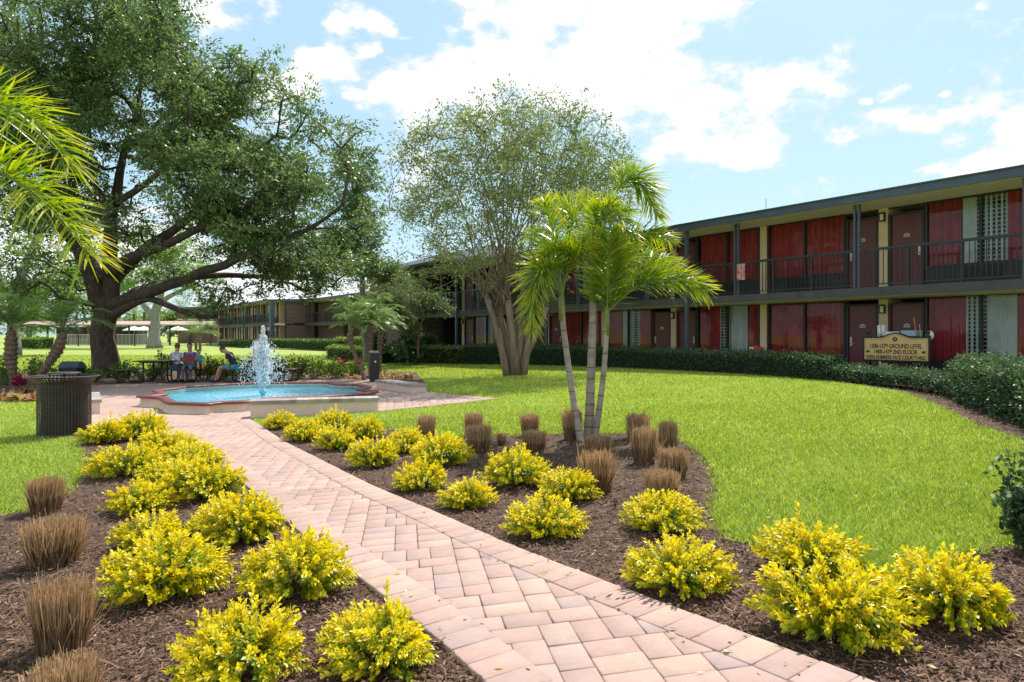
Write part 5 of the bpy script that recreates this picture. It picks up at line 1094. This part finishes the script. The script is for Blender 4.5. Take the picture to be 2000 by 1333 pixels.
# ---------------------------------------------------------------- trash can of pierced metal
M['canmetal'] = mat('canmetal', (.028,.019,.017), (.042,.03,.026), .6, 7, 3, .05, 80)
def trashcan():
    x, y = g(126, 858); y += .36; x = (126-1000)/FP*y; e = empty('trash_can', (x, y, tz(x, y)), 0, 'round dark brown trash can of pierced metal with flared rim', 'trash can')
    na, nz = 52, 25; R_ = .375; z0, z1 = .06, .84; mb = MB(); V = []; Fs = []
    def pt(i, z, r): a = 2*math.pi*i/na; return (r*math.cos(a), r*math.sin(a), z)
    def rad(z): return R_ if z < .84 else R_+.115*((z-.84)/.12)**1.6
    for (za, zb, nn_) in ((z0, z1, nz), (.84, .955, 4)):
        dz = (zb-za)/nn_
        for j in range(nn_):
            for i in range(na):
                lo, hi = za+j*dz, za+(j+1)*dz; f = .27
                o4 = [pt(i, lo, rad(lo)), pt(i+1, lo, rad(lo)), pt(i+1, hi, rad(hi)), pt(i, hi, rad(hi))]
                l2, h2 = lo+dz*f, hi-dz*f; i4 = [pt(i+f, l2, rad(l2)), pt(i+1-f, l2, rad(l2)), pt(i+1-f, h2, rad(h2)), pt(i+f, h2, rad(h2))]
                b4 = [(p[0]*.992, p[1]*.992, p[2]) for p in i4]; o = len(V); V += o4+i4+b4
                for k in range(4): Fs.append((o+k, o+(k+1) % 4, o+4+(k+1) % 4, o+4+k)); Fs.append((o+4+k, o+4+(k+1) % 4, o+8+(k+1) % 4, o+8+k))
    link('perforated_body', npmesh('perforated_body', V, Fs), M['canmetal'], e)
    MB().lathe([(.36, 0), (.385, 0), (.385, .06), (.36, .06)], n=48).build('base_ring', M['canmetal'], e)
    MB().lathe([(.485, .952), (.502, .958), (.502, .968), (.485, .975), (.475, .965)], n=48).build('rim', M['canmetal'], e)
    MB().lathe([(.30, .05), (.33, .80), (.32, .80), (.29, .06)], n=32).build('liner', M['liner'], e)
    MB().lathe([(0, 1.03), (.20, 1.028), (.235, 1.018), (.235, 1.008), (0, 1.012)], n=40).build('lid', M['canmetal'], e)
    for a in (.6, 2.2, 3.8, 5.3): MB().tube([(.2*math.cos(a), .2*math.sin(a), .80), (.2*math.cos(a), .2*math.sin(a), 1.01)], .011, 6).build('lid_support', M['canmetal'], e)
trashcan()
v = g(141, 757); bn = empty('litter_bin', (v[0], v[1], tz(*v)), .1, 'dark box shaped bin with rounded slate blue lid behind the trash can', 'bin')
MB().box(-.26, .26, -.25, .25, 0, .62).build('body', M['black'], bn)
lid = MB(); prof = [(-.25+.5*i/10, .62+.20*math.sin(math.pi*i/10)**.7) for i in range(11)]; vs = [(-.28, a, b) for a, b in prof]+[(.28, a, b) for a, b in prof]; lid.add(vs, [(i, i+1, 12+i, 11+i) for i in range(10)]+[tuple(range(11))[::-1], tuple(range(11, 22))]); lid.build('lid', mat('bluelid', (.05,.075,.11), (.07,.10,.14), .35, 3), bn)
v = g(731, 748); bo = empty('bollard', (v[0], v[1], tz(*v)), .25, 'tall square black bollard with a sloped cap at the head of the short seat wall', 'bollard')
MB().box(-.15, .15, -.15, .15, -.1, .98).build('post', M['black'], bo); MB().add([(-.16,-.16,.98),(.16,-.16,.98),(.16,.16,.98),(-.16,.16,.98),(-.16,-.16,1.0),(.16,-.16,1.0),(.16,.16,1.06),(-.16,.16,1.06)], [(3,2,1,0),(4,5,6,7),(0,1,5,4),(1,2,6,5),(2,3,7,6),(3,0,4,7)]).build('cap', M['bluegrey'], bo)
MB().ball((.03, -.152, .70), (.03, .012, .035), 8, 6).build('lock', M['white'], bo)
# ---------------------------------------------------------------- picnic tables
M['tabletop'] = mat('tabletop', (.10,.022,.022), (.07,.016,.018), .45, 8, 3, .1, 80)
def table(label, px, D, rz, group='square picnic tables'):
    x = (px-1000)/FP*D; e = empty('picnic_table', (x, D, tz(x, D)+.035), rz, label, 'picnic table', group)
    def slab_(cx, cy, w, d, z, name):
        m = MB(); m.box(cx-w/2+.02, cx+w/2-.02, cy-d/2+.02, cy+d/2-.02, z-.02, z); m.tube([(cx-w/2, cy-d/2, z-.012), (cx+w/2, cy-d/2, z-.012), (cx+w/2, cy+d/2, z-.012), (cx-w/2, cy+d/2, z-.012)], .022, 6, closed=True)
        return m.build(name, M['tabletop'], e)
    slab_(0, 0, 1.12, 1.12, .75, 'tabletop')
    for cx, cy, w, d in ((-.98, 0, .34, 1.0), (.98, 0, .34, 1.0), (0, .98, 1.0, .34)): slab_(cx, cy, w, d, .45, 'seat')
    for sx_ in (-1, 1):
        for yy in (-.36, .36):
            pts = [(sx_*.30, yy, .72), (sx_*.30, yy, .14), (sx_*.34, yy, .05), (sx_*.42, yy, .02), (sx_*.98, yy, .02), (sx_*1.09, yy, .05), (sx_*1.13, yy, .12), (sx_*1.13, yy, .34), (sx_*1.10, yy, .41), (sx_*1.0, yy, .43)]
            MB().tube(pts, .030, 8).build('leg', M['black'], e)
    for yy in (-.36, .36): MB().tube([(-.30, yy, .70), (.30, yy, .70)], .025, 8).build('brace', M['black'], e)
    MB().tube([(.2, .3, .70), (.2, .30, .1), (.2, .4, .03), (.2, .98, .03), (.2, 1.1, .10), (.2, 1.1, .38), (.2, .98, .43)], .028, 8).build('leg', M['black'], e)
    return e
table('square dark red picnic table on black tube frame, left of the fountain spray', 308, 23.0, .06)
table('square dark red picnic table on black tube frame, half hidden by the spray', 512, 23.2, .03)
# ---------------------------------------------------------------- people
def skinmesh(verts, edges, rads, sub=2):
    me = bpy.data.meshes.new('sk'); me.from_pydata(verts, edges, []); o = bpy.data.objects.new('sk', me); COL.objects.link(o)
    m = o.modifiers.new('s', 'SKIN'); m.use_smooth_shade = True
    for i, r in enumerate(rads): me.skin_vertices[0].data[i].radius = (r, r) if not hasattr(r, '__len__') else r
    me.skin_vertices[0].data[0].use_root = True
    s = o.modifiers.new('b', 'SUBSURF'); s.levels = s.render_levels = sub
    bpy.context.view_layer.update(); dg = bpy.context.evaluated_depsgraph_get(); out = bpy.data.meshes.new_from_object(o.evaluated_get(dg)); bpy.data.objects.remove(o); bpy.data.meshes.remove(me)
    for p in out.polygons: p.use_smooth = True
    return out
M['hair'] = mat('hair', (.025,.015,.010), (.06,.03,.018), .6, 30); M['redhair'] = mat('auburn', (.10,.035,.02), (.15,.06,.03), .6, 30); M['jeans'] = mat('jeans', (.25,.33,.45), (.18,.25,.36), .9, 12)
M['navy'] = mat('navy', (.012,.022,.055), (.02,.03,.07), .9, 8); M['teal'] = mat('teal', (.03,.26,.30), (.05,.32,.36), .9, 8); M['purple'] = mat('purple', (.10,.06,.36), (.14,.09,.42), .9, 8); M['denim'] = mat('denim', (.05,.09,.16), (.07,.12,.2), .9, 9)
M['printed'] = mat('printed', (.74,.74,.78), (.10,.10,.20), .9, 16, 1)
M['bookred'] = mat('bookred', (.16,.015,.015), (.12,.012,.012), .5, 5); M['whiteshirt'] = mat('whiteshirt', (.72,.72,.74), (.62,.62,.66), .9, 6)
M['eye'] = mat('eye', (.02,.012,.01), (.03,.02,.015), .3, 5)
def person(label, loc, rz, J, shirt, legs, hair, sc=1., long_trousers=False, sleeves=.55, shoes=None, group=None, female=False):
    """J: joint positions, local: x to the person's right, y forward, z up from the ground"""
    e = empty('person', loc, rz, label, 'person', group); e.scale = (sc,)*3
    V = lambda k: Vector(J[k]); neck = V('neck'); head = V('head'); pel = V('pelvis'); ch = V('chest')
    up = (head-neck).normalized(); fw = Vector(J.get('face', (0, 1, 0))).normalized(); fw = (fw-up*fw.dot(up)).normalized(); rt_ = fw.cross(up)
    vs = [pel, (pel+ch)/2, ch, neck, head-up*.05, head+up*.07]; es = [(0, 1), (1, 2), (2, 3), (3, 4), (4, 5)]; rd = [(.145, .12), (.135, .105), (.15, .11), (.058, .058), (.078, .092), (.076, .088)]
    tor = [tuple(v) for v in vs[:4]]; torr = [(.158, .132), (.148, .118), (.162, .122), (.075, .072)]; tore = [(0, 1), (1, 2), (2, 3)]
    lv, le, lr = [tuple(pel)], [], [(.155, .132)]
    for s, S in ((1, 'r'), (-1, 'l')):
        i0 = len(vs); sh = V('sh'+S); el = V('el'+S); ha = V('ha'+S); vs += [sh, (sh+el)/2, el, (el+ha)/2, ha]; es += [(2, i0), (i0, i0+1), (i0+1, i0+2), (i0+2, i0+3), (i0+3, i0+4)]; rd += [.055, .047, .038, .034, .024]
        t0 = len(tor); tor += [tuple(sh), tuple(sh.lerp(el, sleeves)), tuple(sh.lerp(el, sleeves+.12))]; tore += [(2, t0), (t0, t0+1), (t0+1, t0+2)]; torr += [.068, .062, .060]
        hd = (ha-el).normalized(); sd = hd.cross(Vector((0, 0, 1))); sd = sd.normalized() if sd.length > .1 else Vector((1, 0, 0)); dn = sd.cross(hd)
        i1 = len(vs); vs += [ha+hd*.045]; es += [(i0+4, i1)]; rd += [(.034, .018)]
        for q in range(4):
            k = len(vs); b = ha+hd*.085+sd*(q-1.5)*.019; L_ = [.032, .040, .037, .028][q]; vs += [b, b+hd*L_-dn*.012*0, b+hd*L_*1.7-dn*.018]; es += [(i1, k), (k, k+1), (k+1, k+2)]; rd += [.0095, .009, .0075]
        k = len(vs); b = ha+hd*.03+sd*s*.035; vs += [b, b+hd*.035+sd*s*.018]; es += [(i1, k), (k, k+1)]; rd += [.012, .009]
        hp = pel+Vector((s*.085, 0, -.02)); kn = V('kn'+S); an = V('an'+S); to = V('to'+S); i0 = len(vs)
        vs += [hp, (hp+kn)/2, kn, kn.lerp(an, .35), an, to]; es += [(0, i0)]+[(i0+i, i0+i+1) for i in range(5)]; rd += [.088, .076, .055, .056, .036, (.036, .024)]
        l0 = len(lv); seq = [hp, (hp+kn)/2, kn.lerp(hp, .12)] if not long_trousers else [hp, (hp+kn)/2, kn, kn.lerp(an, .4), kn.lerp(an, .9)]
        lv += [tuple(p) for p in seq]; lr += ([.100, .098, .096] if not long_trousers else [.098, .090, .074, .066, .060]); le += [(0, l0)]+[(l0+i, l0+i+1) for i in range(len(seq)-1)]
        if shoes:
            a_ = V('an'+S); t_ = V('to'+S); d = (t_-a_); d.z = 0; d.normalize(); sb = MB(); c = a_+d*.075+Vector((0, 0, -.035)); ang = math.atan2(d.y, d.x)
            me = MB().ball((0, 0, 0), (.145, .052, .052), 12, 8).mesh('shoe'); o = link('shoe', me, shoes, e); o.location = (c.x, c.y, max(c.z, .05)); o.rotation_euler = (0, 0, ang)
    body = skinmesh([tuple(v) for v in vs], es, rd); bm = bmesh.new(); bm.from_mesh(body)
    # nose, ears, lips on the head
    def lump(c, r):
        m = bmesh.ops.create_uvsphere(bm, u_segments=8, v_segments=6, radius=1)
        for v in m['verts']: v.co = c+rt_*v.co.x*r[0]+fw*v.co.y*r[1]+up*v.co.z*r[2]
    lump(head+fw*.010+up*.01, (.074, .092, .110)); lump(head+fw*.100-up*.01, (.012, .018, .022)); lump(head+rt_*.076, (.010, .018, .028)); lump(head-rt_*.076, (.010, .018, .028)); lump(head+fw*.086-up*.048, (.022, .012, .008))
    bm.to_mesh(body); bm.free()
    for p in body.polygons: p.use_smooth = True
    link('body', body, M['skin'], e)
    ey = MB()
    for s in (-1, 1): c = head+fw*.092+rt_*s*.030+up*.018; ey.ball(tuple(c), .0095, 6, 4)
    ey.build('eyes', M['eye'], e)
    link('shirt', skinmesh(tor, tore, torr), shirt, e)
    link('trousers' if long_trousers else 'shorts', skinmesh(lv, le, lr), legs, e)
    hm = bmesh.new(); bmesh.ops.create_icosphere(hm, subdivisions=3, radius=1)
    for v in hm.verts:
        c = v.co.copy(); r = 1+.05*noise.noise(c*4)
        v.co = head+(rt_*c.x*.088+fw*(c.y*.102-.010)+up*(c.z*.108+.030))*1.0*r if True else v.co
    dele = [v for v in hm.verts if (v.co-head).dot(fw) > .028 and (v.co-head).dot(up) < .070 or (v.co-head).dot(up) < (-.06 if female else -.035)]
    bmesh.ops.delete(hm, geom=dele, context='VERTS'); me = bpy.data.meshes.new('hair'); hm.to_mesh(me); hm.free()
    for p in me.polygons: p.use_smooth = True
    link('hair', me, hair, e); return e
def seated(lean=.05, arms='lap', knee_in=0., face=(0, 1, 0), drop=0.):
    y = lean; J = dict(pelvis=(0, 0, .54), chest=(0, y*.6, .86), neck=(0, y, 1.05), head=(0, y+.03+drop*.5, 1.20-drop), face=face)
    for s, S in ((1, 'r'), (-1, 'l')):
        J['sh'+S] = (s*.175, y*.8, .98); J['kn'+S] = (s*(.13-knee_in), .43, .52); J['an'+S] = (s*(.13-knee_in), .42, .09); J['to'+S] = (s*.14, .56, .04)
        if arms == 'lap': J['el'+S] = (s*.25, y*.8+.06, .72); J['ha'+S] = (s*.12, y+.30, .70)
        else: J['el'+S] = (s*.23, y+.08, .74); J['ha'+S] = (s*.22, .16, .50)
    return J
def at(px, D): x = (px-1000)/FP*D; return (x, D, tz(x, D)+.036)
pw = person('woman with short auburn hair in white printed shirt, seated with her back turned', at(344, 23.25), -.05, seated(.06, 'lap'), M['printed'], M['denim'], M['redhair'], sleeves=.7, female=True)
J = seated(.05, 'lap', face=(-.15, 1, -.35)); J['elr'] = (.27, .12, .74); J['har'] = (.06, .34, .74); J['ell'] = (-.30, .12, .75); J['hal'] = (-.12, .40, .76)
person('man in purple shirt and light jeans facing us, holding a small child', at(372, 23.8), math.pi+.15, J, M['purple'], M['jeans'], M['hair'], long_trousers=True, shoes=M['tabletop'], sleeves=.8)
J = dict(pelvis=(0, 0, .30), chest=(0, .02, .50), neck=(0, .03, .66), head=(0, .05, .80), face=(-.4, 1, -.3))
for s, S in ((1, 'r'), (-1, 'l')): J['sh'+S] = (s*.13, .02, .60); J['el'+S] = (s*.22, .1, .46); J['ha'+S] = (s*.12, .26, .50); J['kn'+S] = (s*.1, .28, .30); J['an'+S] = (s*.1, .34, .06); J['to'+S] = (s*.1, .42, .03)
xx = at(388, 23.35); person('small child in turquoise shirt sitting on the lap of the seated man', (xx[0], xx[1], xx[2]+.44), math.pi+.7, J, M['teal'], M['denim'], M['redhair'], sc=.72)
xx = at(367, 23.05); bk = empty('book', (xx[0], xx[1], xx[2]+.66), .1, 'large open dark red book held by the child and the man', 'book')
MB().add([(-.20,.06,.0),(.0,-.02,-.02),(.0,.06,.26),(-.20,.14,.27),(-.20,.075,.0),(.0,-.005,-.02),(.0,.075,.26),(-.20,.155,.27)], [(0,1,2,3),(7,6,5,4),(0,4,5,1),(3,2,6,7),(0,3,7,4)]).add([(.0,-.02,-.02),(.20,.06,.0),(.20,.14,.27),(.0,.06,.26),(.0,-.005,-.02),(.20,.075,.0),(.20,.155,.27),(.0,.075,.26)], [(0,1,2,3),(7,6,5,4),(0,4,5,1),(3,2,6,7),(1,5,6,2)]).build('cover', M['bookred'], bk)
J = seated(.24, 'down', face=(0, 1, -.9), drop=.07); J['head'] = (0, .40, 1.10); J['neck'] = (0, .27, 1.0); J['chest'] = (0, .12, .84)
for s, S in ((1, 'r'), (-1, 'l')): J['sh'+S] = (s*.17, .20, .95); J['an'+S] = (s*.10, .62, .09); J['kn'+S] = (s*.11, .46, .52); J['to'+S] = (s*.11, .78, .05); J['el'+S] = (s*.22, .16, .70); J['ha'+S] = (s*.20, .14, .50)
person('man in navy t-shirt and turquoise shorts hunched forward on the end seat', at(459, 23.0), math.pi/2, J, M['navy'], M['teal'], M['hair'], shoes=M['navy'])
J = dict(pelvis=(0, 0, .90), chest=(0, 0, 1.22), neck=(0, .0, 1.42), head=(0, .02, 1.56), face=(.2, 1, -.1))
for s, S in ((1, 'r'), (-1, 'l')): J['sh'+S] = (s*.17, 0, 1.34); J['el'+S] = (s*.23, .0, 1.08); J['ha'+S] = (s*.20, .10, .86); J['kn'+S] = (s*.09, .02, .48); J['an'+S] = (s*.09, 0, .09); J['to'+S] = (s*.10, .13, .03)
person('person in white shirt standing behind the water jet', at(510, 22.0), math.pi, J, M['whiteshirt'], M['denim'], M['redhair'], sleeves=.8)
# ---------------------------------------------------------------- mulch chips and lawn grass
def visible(x, y, pad=60):
    px = 1000+x/y*FP; return (px > -pad) & (px < 2000+pad)
def chips():
    C_ = []; n = 270000
    D = 2.2*(26/2.2)**rng.random(n); px = rng.uniform(-700, 2700, n); x = (px-1000)/FP*D
    ok = inpoly(x, D, rbed) | inpoly(x, D, lbed) | inpoly(x, D, bbed) | inpoly(x, D, hstrip); x = x[ok]; y = D[ok]
    m = len(x); lift = rng.random(m)**2*.03; z = tzn(x, y)+.014+lift; a = rng.random(m)*6.283; el = rng.normal(size=m)*.28
    d = np.stack([np.cos(a)*np.cos(el), np.sin(a)*np.cos(el), np.sin(el)], 1); nr = rand_dirs(m)*.45+np.array([0, 0, 1.]); L = (.012+.040*rng.random(m)**2.2)*(1+y*.09); W = (.003+.0065*rng.random(m)**1.6)*(1+y*.10)
    c = np.stack([x, y, z], 1); s = np.cross(d, nr); s /= np.linalg.norm(s, axis=1)[:, None]; L = L[:, None]; W = W[:, None]
    v = np.stack([c-s*W*.5, c+s*W*.5, c+d*L+s*W*.35, c+d*L-s*W*.35], 1).reshape(-1, 3); f = np.arange(m*4).reshape(-1, 4); t = np.clip(.12+.55*rng.random(m)**1.6+.3*(rng.random(m) < .04), 0, 1)
    tag(link('bark_mulch', npmesh('bark_mulch', v, f, t), M['chips']), 'shredded brown bark mulch covering the planting beds', 'mulch', kind='stuff')
chips()
def litter():
    n = 1800; D = 2.4*(20/2.4)**rng.random(n); px = rng.uniform(-80, 2080, n); x = (px-1000)/FP*D; y = D; on = inpoly(x, y, paved); near = ~inpoly(x-.22, y-.15, paved) | ~inpoly(x+.22, y+.15, paved)
    bed = inpoly(x, y, rbed) | inpoly(x, y, lbed); lawn_ = ~on & ~bed & (rng.random(n) < .16); ok = lawn_ | (on & (near | (rng.random(n) < .05))) | (bed & (rng.random(n) < .35)); x = x[ok]; y = y[ok]; m = len(x); z = tzn(x, y)+np.where(inpoly(x, y, paved), .046, .05)
    z[~(inpoly(x, y, paved) | inpoly(x, y, rbed) | inpoly(x, y, lbed))] += .015
    v, f = leafquads(np.stack([x, y, z], 1), rand_dirs(m)*[1, 1, .15], rand_dirs(m)*.4+np.array([0, 0, 1.]), (.02+.03*rng.random(m)), (.006+.014*rng.random(m)))
    tag(link('fallen_leaves', npmesh('fallen_leaves', v, f, rng.random(m)), leafmat('litter', [(.10,.055,.04), (.22,.12,.08), (.45,.36,.08), (.5,.38,.22)], .2)), 'small fallen leaves and bark crumbs strewn along the path edges', 'leaf litter', kind='stuff')
litter()
def lawn():
    n = 2500000; D = 3.0*(46/3.0)**(rng.random(n)**.92); px = rng.uniform(-60, 2060, n); wide = rng.random(n) < .14; px[wide] = np.where(rng.random(wide.sum()) < .5, rng.uniform(-900, -60, wide.sum()), rng.uniform(2060, 3000, wide.sum())); x = (px-1000)/FP*D; y = D
    bad = np.zeros(n, bool)
    jx_ = x+.05*np.sin(y*23)+.03*rng.normal(size=n); jy_ = y+.05*np.sin(x*19)
    for p in (rbed, lbed, bbed, hstrip, paved):
        bad |= inpoly(jx_, jy_, p)
        if p is paved or p is bbed: bad |= inpoly(x, y, p)
    bad |= (inpoly(x, y, rbed) | inpoly(x, y, lbed)) & (inpoly(x-.25, y-.12, paved) | inpoly(x+.25, y+.12, paved))
    rel = np.stack([x-P0[0], y-P0[1]], 1); b = rel[:, 0]*-.823+rel[:, 1]*-.568; t = rel[:, 0]*-.568+rel[:, 1]*.823
    bad |= (b < 1.9) & (t < 36)
    cn = np.array([noise.noise(Vector((float(a)*2.3, float(b_)*2.3, 7))) for a, b_ in zip(x[::6], y[::6])]); cn = np.resize(np.repeat(cn, 6), n); bad |= (rng.random(n) < np.clip(cn*1.6-.25, 0, .7))
    ok = ~bad; x = x[ok]; y = y[ok]; m = len(x)
    # the sward is patchy: thick tufts and thinner paler areas
    nz = np.array([noise.noise(Vector((float(a)*.9, float(b_)*.9, 0)))+.5*noise.noise(Vector((float(a)*4, float(b_)*4, 3))) for a, b_ in zip(x[::8], y[::8])]); nz = np.repeat(nz, 8)[:m]
    nzl = nz if len(nz) == m else np.resize(nz, m)
    px_ = y/FP*2.0; h = (.028+.032*rng.random(m))*(1+.004*y)+px_*.4; w = .0030+px_*.55*rng.random(m)
    a = rng.random(m)*6.283; le = .3+.9*rng.random(m); base = np.stack([x, y, tzn(x, y)-.005], 1); dr = np.stack([np.cos(a)*le, np.sin(a)*le, np.ones(m)], 1); tip = base+dr*h[:, None]
    b2 = rng.random(m)*6.283; wv = np.stack([np.cos(b2), np.sin(b2), np.zeros(m)], 1)*w[:, None]
    v = np.stack([base-wv, base+wv, tip], 1).reshape(-1, 3); f = np.arange(m*3).reshape(-1, 3); tint = np.clip(.42+.55*nzl+.24*rng.normal(size=m)+.06*(y > 12), 0, 1)
    o = link('lawn_grass', npmesh('lawn_grass', v, f, tint), M['grass']); tag(o, 'bright green mown lawn grass', 'grass', kind='stuff')
lawn()
